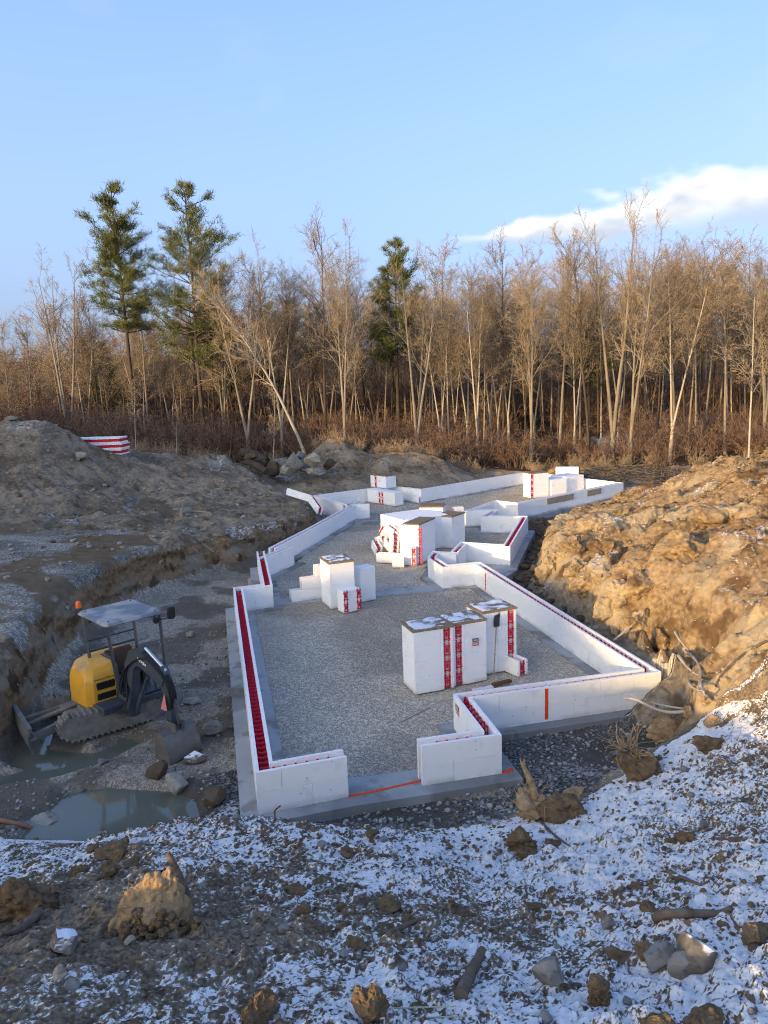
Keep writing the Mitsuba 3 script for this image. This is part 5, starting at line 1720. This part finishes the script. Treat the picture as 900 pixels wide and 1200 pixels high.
# lit root mound on the left of the foreground
k = thing('root_mound', 'sunlit fibrous root mound with crumbling earth on the left of the foreground', 'root ball')
p0 = hit(165, 1085)
c = np.array([p0[0], p0[1] + .15, gz(p0[0], p0[1] + .15)])
Wd = hull([(-.34, -.18, -.1), (.36, -.2, -.1), (.40, .25, -.1), (-.25, .3, -.1), (-.30, -.10, .16), (-.14, -.02, .36), (.08, .06, .50), (.28, .12, .55), (.36, .02, .30), (.05, -.2, .18)])
Wd = trimesh.Trimesh(*trimesh.remesh.subdivide_to_size(Wd.vertices, Wd.faces, .03))
v = np.asarray(Wd.vertices)
nn = np.asarray(Wd.vertex_normals)
v = v + nn * ((meshkit.fbm(v * 6, 4, 3) - .5) * .16 + (meshkit.fbm(v * np.array([26, 26, 10]), 3, 4) - .5) * .07)[:, None]
put('root_ball', mv(trimesh.Trimesh(v, Wd.faces, process=False), None, c), 'm_root', k, smooth=True)
put('rootlet', rootlets(c + [0, 0, .2], .27, 120, 10, .12, .005), 'm_root', k, stuff=True)
rs_ = np.random.RandomState(77)
crumbs = []
for i in range(130):
    a_, r_ = rs_.uniform(3.4, 6.6), rs_.uniform(.1, .55)
    q = c + [.1 + math.cos(a_) * r_, -.12 + math.sin(a_) * r_ * .5, 0]
    s_ = rs_.uniform(.025, .11)
    crumbs.append(mv(rock(400 + i % 9, (s_ * 1.2, s_, s_ * .9), 1), rotz(i), (q[0], q[1], gz(q[0], q[1]) + s_ * .3 + max(0, .34 - r_) * .6)))
put('crumb', cat(crumbs), 'm_clod', k, stuff=True)
pb2, pt2 = hit(224, 1062), hit(200, 1040)
pt2 = aty(196, 1000, pb2[1] + .1)
solo('stick_post', gnarled([pb2 + [0, 0, -.03], (pb2 + pt2) / 2 + [.02, 0, 0], pt2], [.05, .042, .036], 51, 8, 18, .2), 'm_log', 'broken grey stick standing right of the sunlit root mound', 'stick', smooth=40)
pq, pw = hit(196, 1050), aty(193, 1018, hit(196, 1050)[1] + .05)
solo('stick_post', gnarled([pq, (pq + pw) / 2, pw], [.03, .035, .02], 52, 7, 14, .25), 'm_log', 'short dark stick between the root mound and the broken grey stick', 'stick', smooth=40)
P_ = [hit(a, b) + np.array([0, 0, .04]) for a, b in ((2, 1098), (25, 1092), (42, 1076), (55, 1052))]
solo('root_branch', gnarled(P_, [.02, .045, .05, .03], 53, 8, 24, .25), 'm_log', 'bent root lying under the earth clod at the far left', 'root', smooth=40)
kM = thing('earth_mound', 'steep brown earth mound on the left edge above the root mound', 'clod')
p = hit(128, 1008)
scene[kM] = mikit.ply(mv(lumpy((.62, .5, .30), 214), None, p + [0, .12, .02]), 'm_clod', True)


def log(name, label, pts, r0, r1, seed, mat='m_log', lift=.6, catn='log', snow=False):
    P_ = [hit(a, b) for a, b in pts]
    R_ = np.linspace(r0, r1, len(P_))
    P_ = [p_ + np.array([0, 0, r_ * lift]) for p_, r_ in zip(P_, R_)]
    return solo(name, gnarled(P_, R_, seed, 9, 26, .22), mat, label, catn, smooth=40)


log('fallen_log', 'short brown log lying in the snow at the bottom, right of centre', ((540, 1172), (549, 1150), (560, 1128), (565, 1118)), .06, .045, 61)
log('fallen_stick', 'stick lying in the snow left of the short brown log', ((455, 1096), (475, 1086), (500, 1076)), .03, .02, 62, catn='stick')
log('fallen_stick', 'thin dark stick in the snow above the other one on the left', ((478, 1070), (495, 1061), (514, 1066)), .014, .01, 63, catn='stick')
log('fallen_log', 'long rough log lying in the snow above the cluster of three stones', ((769, 1079), (795, 1073), (830, 1074), (858, 1067)), .05, .035, 64)
log('fallen_stick', 'forked stick end at the right of the long rough log', ((850, 1069), (858, 1078), (862, 1084)), .02, .012, 65, catn='stick')
log('fallen_stick', 'dark root lying in the snow in the middle of the right slope', ((782, 1022), (800, 1030), (822, 1038)), .03, .015, 66, catn='root')
log('fallen_stick', 'muddy root trailing from the frosty clod', ((632, 962), (648, 978), (668, 992)), .03, .012, 67, catn='root')
log('driftwood', 'half sunk grey plank in the near puddle', ((88, 956), (112, 950), (146, 938)), .05, .03, 68, 'm_log', 1.2, 'driftwood')
log('driftwood', 'pale straight stick in the near puddle below the bucket', ((170, 952), (180, 943), (189, 933)), .028, .028, 69, 'm_palebark', 1.2, 'stick')
log('driftwood', 'reddish plank at the left edge beside the near puddle', ((-8, 963), (20, 967), (46, 975)), .05, .03, 70, 'm_redplank', .8, 'plank')
log('driftwood', 'small bent orange brown twig at the right end of the near puddle', ((203, 942), (209, 940), (212, 950)), .014, .01, 71, 'm_redplank', 1.0, 'stick')
log('fallen_board', 'pale short board on the frosty patch below the left spoil pile', ((212, 605), (214, 598)), .10, .10, 72, 'm_plank', .6, 'board')
log('fallen_board', 'long pale stick lying across the top of the cut bank', ((216, 600), (232, 600), (247, 602)), .05, .04, 73, 'm_plank', .6, 'stick')
kL = aty(300, 535, 56)
solo('fallen_log', gnarled([aty(283, 530, 57), aty(300, 534, 56.5), aty(312, 541, 56)], [.35, .38, .36], 74, 10, 16, .15), 'm_darkbark', 'big dark log beside the boulder heap behind the house', 'log', smooth=40)
solo('fallen_log', gnarled([aty(288, 541, 52), aty(300, 545, 51.6), aty(312, 553, 51)], [.22, .25, .24], 75, 10, 16, .15), 'm_darkbark', 'brown log poking out of the second spoil heap', 'log', smooth=40)
# garden stalks across the very bottom
for (a, b), lab in ((((445, 1186), (535, 1183)), 'upper of two thin green stalks lying at the bottom edge'), (((480, 1197), (545, 1195)), 'lower of two thin green stalks lying at the bottom edge')):
    P_ = [hit(*a) + np.array([0, 0, .03]), hit(*b) + np.array([0, 0, .03])]
    solo('green_stalk', cyl(P_[0], P_[1], .006, 6), 'm_stalk', lab, 'stalk')
# ------------------------------------------------------------------ woods
def grow(rs, p0, d0, L, r0, r1, n, wob, up=0.0):
    """many limbs at once: starts (k,3), directions (k,3), lengths (k,), radii; returns points (k,n,3) and radii (k,n)"""
    k = len(p0)
    P = np.empty((k, n, 3))
    P[:, 0] = p0
    d = d0 / (np.linalg.norm(d0, axis=1, keepdims=True) + 1e-9)
    for i in range(1, n):
        d = d + rs.normal(size=(k, 3)) * wob + [0, 0, up]
        d /= np.linalg.norm(d, axis=1, keepdims=True) + 1e-9
        P[:, i] = P[:, i - 1] + d * (L / (n - 1))[:, None]
    s = np.linspace(0, 1, n)[None]
    return P, r0[:, None] * (1 - s) + r1[:, None] * s


def children(rs, P, R, per, t0, t1, spread, lfac, rfac, n, wob, up, Lp, taper=.35, rmin=.008):
    """limbs sprouting from the limbs P"""
    k, m = P.shape[:2]
    per_ = per
    idx = np.repeat(np.arange(k), per_)
    t = rs.uniform(t0, t1, len(idx)) * (m - 1)
    i = np.minimum(t.astype(int), m - 2)
    f = (t - i)[:, None]
    p = P[idx, i] * (1 - f) + P[idx, i + 1] * f
    r = R[idx, i] * (1 - f[:, 0]) + R[idx, i + 1] * f[:, 0]
    ax = P[idx, i + 1] - P[idx, i]
    ax /= np.linalg.norm(ax, axis=1, keepdims=True) + 1e-9
    q = np.cross(ax, rs.normal(size=ax.shape))
    q /= np.linalg.norm(q, axis=1, keepdims=True) + 1e-9
    a = rs.normal(spread, .16, len(idx))[:, None]
    d = ax * np.cos(a) + q * np.sin(a)
    L = Lp[idx] * lfac * rs.uniform(.5, 1.15, len(idx)) * (1.15 - .55 * t / (m - 1))
    r0 = np.maximum(r * rfac, rmin)
    Q, RR = grow(rs, p, d, L, r0, np.maximum(r0 * taper, rmin * .6), n, wob, up)
    return Q, RR, L


def bare_tree(seed, H=18.0, r=.17, first=.35, lean=(0, 0), forks=1, dens=1.0, spread=.55, bend=.014, twig=.009):
    rs = np.random.RandomState(seed)
    d0 = np.array([[lean[0] + rs.normal(0, .03), lean[1], 1.0]])
    ls, tw = [], []
    if forks > 1:
        h0 = H * rs.uniform(.04, .20)
        base, rb_ = grow(rs, np.zeros((1, 3)), d0, np.array([h0]), np.array([r * 1.25]), np.array([r * 1.05]), 4, .02)
        ls += list(zip(base, rb_))
        a = np.arange(forks) * 6.283 / forks + rs.uniform(0, 6)
        dd = np.stack([np.cos(a) * .13 + lean[0], np.sin(a) * .13, np.ones(forks)], 1)
        T_, RT = grow(rs, np.repeat(base[:, -1], forks, 0), dd, np.full(forks, H - h0) * rs.uniform(.85, 1, forks), np.full(forks, r * .75), np.full(forks, .02), 12, bend, .012)
    else:
        T_, RT = grow(rs, np.zeros((1, 3)), d0, np.array([H]), np.array([r]), np.array([.018]), 14, bend, .012)
    # root flare
    RT[:, 0] *= 1.25 if forks == 1 else 1.0
    ls += list(zip(T_, RT))
    LT = np.full(len(T_), H * .9)
    B1, R1, L1 = children(rs, T_, RT, int(28 * dens / max(1, forks * .62)), first, .98, spread + .12, .34, .50, 9, .11, .035, LT, .3, .018)
    B2, R2, L2 = children(rs, B1, R1, 7, .12, .98, .68, .46, .58, 6, .14, .02, L1, .4, .013)
    B3, R3, L3 = children(rs, B2, R2, 5, .1, 1.0, .65, .55, .7, 4, .15, .02, L2, .5, twig)
    B4, R4, L4 = children(rs, B3, R3, 2, .2, 1.0, .6, .8, .8, 3, .12, .02, L3, .5, twig * .85)
    Bx, Rx, _ = children(rs, B1, R1, 5, .3, 1.0, .5, .22, .5, 3, .1, .05, L1, .5, twig)
    trunk = tubes(ls, 8, False)
    limbs = cat([tubes(list(zip(B1, R1)), 4, False), tubes(list(zip(B2, R2)), 3, False)])
    crown = tubes(list(zip(B3, R3)) + list(zip(B4, R4)) + list(zip(Bx, Rx)), 3, False)
    return trunk, limbs, crown


def shrub(seed, H=3.0, stems=14, twig=.011):
    rs = np.random.RandomState(seed)
    a = rs.uniform(0, 6.283, stems)
    rr = rs.uniform(0, .9, stems)
    p = np.stack([np.cos(a) * rr, np.sin(a) * rr, np.full(stems, -.1)], 1)
    d = np.stack([np.cos(a) * .35 + rs.normal(0, .2, stems), np.sin(a) * .35 + rs.normal(0, .2, stems), np.ones(stems)], 1)
    S, RS = grow(rs, p, d, H * rs.uniform(.5, 1.1, stems), np.full(stems, .028), np.full(stems, .012), 7, .16, .0)
    L = np.full(stems, H)
    B, RB, LB = children(rs, S, RS, 8, .12, 1, .7, .36, .7, 5, .2, .02, L, .5, .012)
    B2, RB2, L2 = children(rs, B, RB, 5, .1, 1, .7, .5, .8, 3, .2, .02, LB, .5, twig)
    return tubes(list(zip(S, RS)), 3, False), cat([tubes(list(zip(B, RB)), 3, False), tubes(list(zip(B2, RB2)), 3, False)])


def pine(seed, H=22.0, r=.24, bare=.42, width=3.0, whorls=20):
    """white pine: whorls of limbs carrying tufts of needles"""
    rs = np.random.RandomState(seed)
    T_, RT = grow(rs, np.zeros((1, 3)), np.array([[0, 0, 1.0]]), np.array([H]), np.array([r]), np.array([.03]), 16, .012, .02)
    limbs, tips, dirs = [], [], []
    for w_ in range(whorls):
        u = bare + (1 - bare) * (w_ + .5) / whorls + rs.uniform(-.01, .01)
        t = u * 15
        i = min(int(t), 14)
        p = T_[0, i] * (1 - t + i) + T_[0, i + 1] * (t - i)
        v = (u - bare) / (1 - bare)
        ln = width * (min(1, .5 + v * 2.2) * (1 - v) ** .62 * (1 + .30 * math.sin(w_ * 2.1 + seed)) + .16)
        for b in range(rs.randint(4, 7) if v < .75 else rs.randint(2, 4)):
            if rs.rand() < .12:
                continue
            a = rs.uniform(0, 6.283)
            l_ = ln * rs.uniform(.45, 1.15)
            d = np.array([[math.cos(a), math.sin(a), .08 + .7 * v]])
            Q, RQ = grow(rs, p[None], d, np.array([l_]), np.array([.05]), np.array([.012]), 6, .09, .06)
            limbs.append((Q[0], RQ[0]))
            q, rq, lq = children(rs, Q, RQ, max(4, int(9 * l_ / width)), .25, 1.0, .75, .38, .7, 4, .08, .08, np.array([l_ + .5]), .5, .012)
            limbs += list(zip(q, rq))
            for z in np.concatenate([q[:, 1:].reshape(-1, 3), Q[0, 3:]]):
                tips.append(z)
                dirs.append(d[0] * .5 + [0, 0, .55])
    tips, dirs = np.array(tips), np.array(dirs)
    n = 15
    c = np.repeat(tips, n, 0) + rs.normal(size=(len(tips) * n, 3)) * [.17, .17, .09]
    d = np.repeat(dirs, n, 0) + rs.normal(size=c.shape) * .75
    d /= np.linalg.norm(d, axis=1, keepdims=True)
    s = np.cross(d, rs.normal(size=d.shape))
    s /= np.linalg.norm(s, axis=1, keepdims=True)
    L = rs.uniform(.26, .52, len(c))[:, None]
    w = .022
    V = np.stack([c - s * w, c + s * w, c + d * L], 1).reshape(-1, 3)
    F = np.arange(len(V)).reshape(-1, 3)
    return tubes([(T_[0], RT[0])], 9, False), tubes([x for x in limbs if len(x[0]) == 6], 4, False), cat([tubes([x for x in limbs if len(x[0]) == 4], 3, False)]), trimesh.Trimesh(V, F, process=False)


def group_of(name, parts):
    scene[name] = {'type': 'shapegroup', **{n: mikit.ply(m, b, s) for n, m, b, s in parts}}


TREES = {}
specs = [  # seed, H, r, first, forks, dens, spread, bark
    (1, 19, .15, .46, 1, 1.0, .44, 'm_bark'), (2, 20, .19, .32, 2, 1.0, .44, 'm_bark'), (3, 17, .11, .50, 1, .85, .46, 'm_bark'), (4, 21, .24, .28, 3, .72, .42, 'm_bark'),
    (5, 17, .12, .42, 1, .9, .48, 'm_darkbark'), (6, 20, .17, .50, 1, 1.0, .46, 'm_darkbark'), (7, 18, .14, .35, 2, .9, .5, 'm_palebark'), (8, 15, .10, .40, 1, .8, .55, 'm_palebark')]
for s_, H_, r_, f_, fk_, de_, sp_, bk_ in specs:
    t_, l_, c_ = bare_tree(s_ * 11, H_, r_, f_, (0, 0), fk_, de_, sp_)
    group_of(f'grp_tree_{s_}', [('trunk', t_, bk_, True), ('limbs', l_, 'm_bark' if bk_ != 'm_darkbark' else 'm_darkbark', True), ('crown', c_, 'm_twig', True)])
for s_ in (1, 2, 3, 4):
    a_, b_ = shrub(s_ * 7, 3.0, 15)
    group_of(f'grp_shrub_{s_}', [('stems', a_, 'm_twigred' if s_ != 4 else 'm_twig', True), ('twigs', b_, 'm_twigred' if s_ < 4 else 'm_twig', True)])


def inst(key, grp, x, y, s, rz, lean=0.0, dz=-.15, sz=None):
    z = float(ground(np.array([x]), np.array([y]), False)[0]) + dz
    Tm = T().translate([x, y, z]).rotate([0, 1, 0], lean).rotate([0, 0, 1], rz).scale([s, s, s if sz is None else sz])
    scene[key] = {'type': 'instance', 'to_world': Tm, 'g': {'type': 'ref', 'id': grp}}


def tree_thing(name, label, grp, px, Y, s, rz, lean=0, group=None, catn='tree', sz=None):
    k = thing(name, label, catn, group)
    x = aty(px, 520, Y)[0]
    inst(k, grp, x, Y, s, rz, lean, sz=sz)
    return k


# the trees one can tell apart
KN = [
    (82, 66, 4, .92, 40, 1, 'wide bare tree with a forked crown left of the two tall pines'),
    (40, 70, 1, .80, 10, -2, 'slender bare tree near the left edge of the wood'),
    (14, 69, 3, .85, 80, 2, 'bare tree at the left edge of the picture'),
    (120, 72, 6, .78, 200, 0, 'dark trunked bare tree just left of the first pine'),
    (262, 69, 3, .98, 140, 2, 'thin bare tree right of the second pine'),
    (292, 64, 2, .98, 300, -3, 'twin stemmed bare tree behind the leaning pale trunk'),
    (405, 62, 2, .93, 30, 2, 'forked bare tree with orange lit trunk foot behind the spoil heap'),
    (382, 66, 6, 1.02, 60, 0, 'dark straight bare tree left of the third pine'),
    (330, 67, 7, 1.0, 20, 3, 'pale bare tree with wide crown in the left middle of the wood'),
    (486, 65, 4, .86, 110, 6, 'bare tree with crooked pale limbs leaning right of the third pine'),
    (520, 68, 1, .98, 250, 2, 'straight bare tree in the middle above the right hand spoil heap'),
    (560, 66, 7, .92, 45, -2, 'pale stemmed bare tree left of the cloud'),
    (590, 70, 6, .98, 70, 1, 'dark straight trunk behind the back wall'),
    (622, 66, 2, .95, 190, -1, 'bare tree behind the tall bundle of the far wing'),
    (655, 68, 1, 1.05, 15, 0, 'tall bare tree under the left end of the cloud'),
    (690, 64, 6, .92, 160, 0, 'thick grey trunk standing straight behind the brush pile'),
    (716, 65, 4, 1.04, 75, 2, 'tallest bare tree with many forks under the cloud'),
    (738, 63, 2, 1.02, 10, 8, 'bare tree leaning right beside the tallest one'),
    (785, 63, 7, 1.02, 130, 7, 'pale leaning trunk behind the brush pile, with snow behind it'),
    (770, 66, 5, .95, 20, 3, 'dark thin trunk beside the pale leaning one'),
    (815, 67, 3, 1.08, 240, 0, 'bare tree with a broad crown against the cloud at the right'),
    (850, 66, 1, .98, 95, -2, 'bare tree second from the right edge'),
    (878, 58, 8, .92, 60, 2, 'small pale bare tree in front of the wood near the right edge'),
    (896, 68, 2, .95, 10, 0, 'bare tree at the right edge of the picture'),
    (318, 58, 8, .42, 10, 4, 'small leafless sapling at the foot of the left spoil pile wood')]
for px, Y, g_, s, rz_, ln_, lab in KN:
    tree_thing('bare_tree', lab, f'grp_tree_{g_}', px, Y, s * .94 * np.interp(px, [0, 60, 140], [.84, .88, 1.0]) if Y > 60 else s, rz_, ln_ * .5)
# the pale trunk that leans left
t_, l_, c_ = bare_tree(77, 15, .15, .42, (-.40, 0), 1, .9, .5, .05)
kk = thing('bare_tree', 'pale curving trunk leaning left out of the dead weeds, behind the boulder heap', 'tree')
x_, Y_ = aty(361, 525, 61)[0], 61.0
o_ = np.array([x_, Y_, gz(x_, Y_) - .1])
put('trunk', mv(t_, None, o_), 'm_palebark', kk, smooth=True)
put('limbs', mv(l_, None, o_), 'm_palebark', kk, smooth=True)
put('crown', mv(c_, None, o_), 'm_twig', kk, smooth=True)
# saplings near the front on the left
for px, Y, s, lab in ((158, 53, .34, 'pale sapling with spreading twigs behind the foam sheet stack'), (205, 56, .26, 'small forked sapling right of the foam sheet stack')):
    tree_thing('sapling', lab, 'grp_tree_8', px, Y, s, 120 + px, 3)
# trees one cannot tell apart, second and third rows
rs = np.random.RandomState(12)
GL = 'slim leafless trees crowded in the wood behind the foundation'
n_ = 0
for i in range(120):
    px = -60 + 1020 * (i + rs.uniform(-.4, .4)) / 120
    Y = rs.uniform(67, 84)
    hfac = np.interp(px, [-60, 40, 90, 150, 260, 400, 560, 620, 760, 900], [.50, .56, .70, .70, .80, .84, .80, .84, .92, .88])
    g_ = rs.choice([1, 2, 3, 5, 6, 7, 8, 1, 3, 6])
    tree_thing('slim_tree', 'slim leafless tree among many in the wood behind the foundation', f'grp_tree_{g_}', px, Y, hfac * rs.uniform(.82, 1.05), rs.uniform(0, 360), rs.normal(0, 1.6), GL)
labels['far_woods'] = {'label': 'far leafless wood behind the first rows of trees', 'category': 'woods', 'kind': 'stuff'}
for i in range(330):
    Y = rs.uniform(84, 130)
    px = rs.uniform(-80, 980)
    hfac = np.interp(px, [-60, 60, 150, 400, 900], [.52, .56, .70, .84, .94])
    inst(f'far_woods__{i + 1:03d}', f'grp_tree_{(1, 3, 5, 6, 8, 1, 3, 6)[rs.randint(0, 8)]}', aty(px, 520, Y)[0], Y, hfac * rs.uniform(.75, 1.1), rs.uniform(0, 360), rs.normal(0, 2.5))
# conifers
for s_, args in ((1, dict(seed=3, H=22.5, bare=.48, width=3.3, whorls=22)), (2, dict(seed=8, H=23.0, bare=.36, width=5.0, whorls=27)), (3, dict(seed=15, H=19.5, bare=.42, width=3.4, whorls=19))):
    t_, l_, b_, nd = pine(**args)
    group_of(f'grp_pine_{s_}', [('trunk', t_, 'm_darkbark', True), ('limbs', cat([l_, b_]), 'm_darkbark', True), ('crown', nd, 'm_needle', False)])
tree_thing('pine_tree', 'left and narrower of the two tall green pines', 'grp_pine_1', 162, 66, 1.0, 30, -1)
tree_thing('pine_tree', 'right and fuller of the two tall green pines', 'grp_pine_2', 240, 66, .98, 200, -.5)
tree_thing('pine_tree', 'third pine, half hidden by bare trees in the middle', 'grp_pine_3', 468, 74, 1.0, 80, 0)
tree_thing('pine_tree', 'yellowish pine behind the bare trees right of the second tall pine', 'grp_pine_3', 274, 82, .86, 150, 0, sz=.78)
tree_thing('pine_tree', 'low pine behind the leaning pale trunk', 'grp_pine_3', 326, 84, .8, 10, 0, sz=.80)
tree_thing('pine_tree', 'dark pine crown deep in the wood under the cloud', 'grp_pine_3', 690, 80, .8, 260, 0, sz=.66)
tree_thing('pine_tree', 'small dark pine deep in the wood left of the first tall pine', 'grp_pine_3', 130, 80, .7, 310, 0, sz=.62)
# undergrowth
labels['undergrowth'] = {'label': 'tangled reddish brown brush along the foot of the wood', 'category': 'brush', 'kind': 'stuff'}
rs = np.random.RandomState(33)
for i in range(520):
    Y = rs.uniform(61, 82) if i < 250 else rs.uniform(82, 130)
    px = rs.uniform(-70, 970)
    if 620 < px < 860 and Y > 62 and i < 250 and rs.rand() < .55:
        continue
    s = rs.uniform(.8, 1.7) * np.interp(px, [0, 300, 450, 900], [1.35, 1.0, .95, .85]) * (1.9 if Y > 82 else 1)
    inst(f'undergrowth__{i + 1:03d}', f'grp_shrub_{rs.randint(1, 4)}', aty(px, 520, Y)[0], Y, s, rs.uniform(0, 360), 0, 0)
labels['dead_weeds'] = {'label': 'dry tan weeds and low brush before the wood', 'category': 'weeds', 'kind': 'stuff'}
for i in range(150):
    px = rs.choice([rs.uniform(150, 330), rs.uniform(370, 560), rs.uniform(620, 900)], p=[.45, .35, .2])
    Y = rs.uniform(57, 62.5)
    inst(f'dead_weeds__{i + 1:03d}', 'grp_shrub_4', aty(px, 520, Y)[0], Y, rs.uniform(.22, .5), rs.uniform(0, 360), 0, 0)
# brush pile and felled branches at the right edge of the wood
rr = np.random.RandomState(44)
L = []
for i in range(420):
    px = rr.uniform(640, 800)
    Y = rr.uniform(52, 58)
    x = aty(px, 560, Y)[0]
    z = gz(x, Y) if i % 6 == 0 else float(ground(np.array([x]), np.array([Y]), False)[0])
    hgt = .9 * max(0, 1 - abs(px - 735) / 75) + .15
    d = rr.normal(size=3) * [1, 1, .28]
    d /= np.linalg.norm(d)
    l_ = rr.uniform(.5, 2.2)
    c = np.array([x, Y, z + rr.uniform(0, hgt)])
    b_ = rr.normal(size=3) * .15
    L.append((np.array([c - d * l_ / 2, c + b_, c + d * l_ / 2 + [0, 0, .1]]), np.array([.035, .028, .012]) * rr.uniform(.5, 1.5)))
solo('brush_pile', tubes(L, 4), 'm_log', 'heap of cut grey branches at the edge of the wood, beyond the far wall', 'brush pile')
for px, py, w_, h_, sd, lab in ((690, 555, 26, 12, 301, 'low ochre heap just beyond the corner of the far wing, left of the other'), (712, 556, 28, 13, 302, 'ochre heap beyond the far right corner of the foundation'), (655, 551, 22, 8, 303, 'small tan clod heap behind the back wall')):
    Y = 57
    c = aty(px, py, Y)
    solo('earth_heap', mv(lumpy((w_ / FPX * Y * 1.2, 1.6, h_ / FPX * Y * 1.6), sd), None, c - [0, 0, .1]), 'm_ochre', lab, 'earth heap', smooth=True)
# rough growth along the crest of the ridge that shades the site
rr = np.random.RandomState(55)
labels['ridge_brush'] = {'label': 'low brush along the ridge left of the site', 'category': 'brush', 'kind': 'stuff'}
for i in range(26):
    Y = rr.uniform(-40, 50)
    inst(f'ridge_brush__{i + 1:03d}', f'grp_shrub_{rr.randint(1, 4)}', -41.5 + rr.uniform(-1.5, 1), Y, rr.uniform(.12, .3), rr.uniform(0, 360), 0, 0)
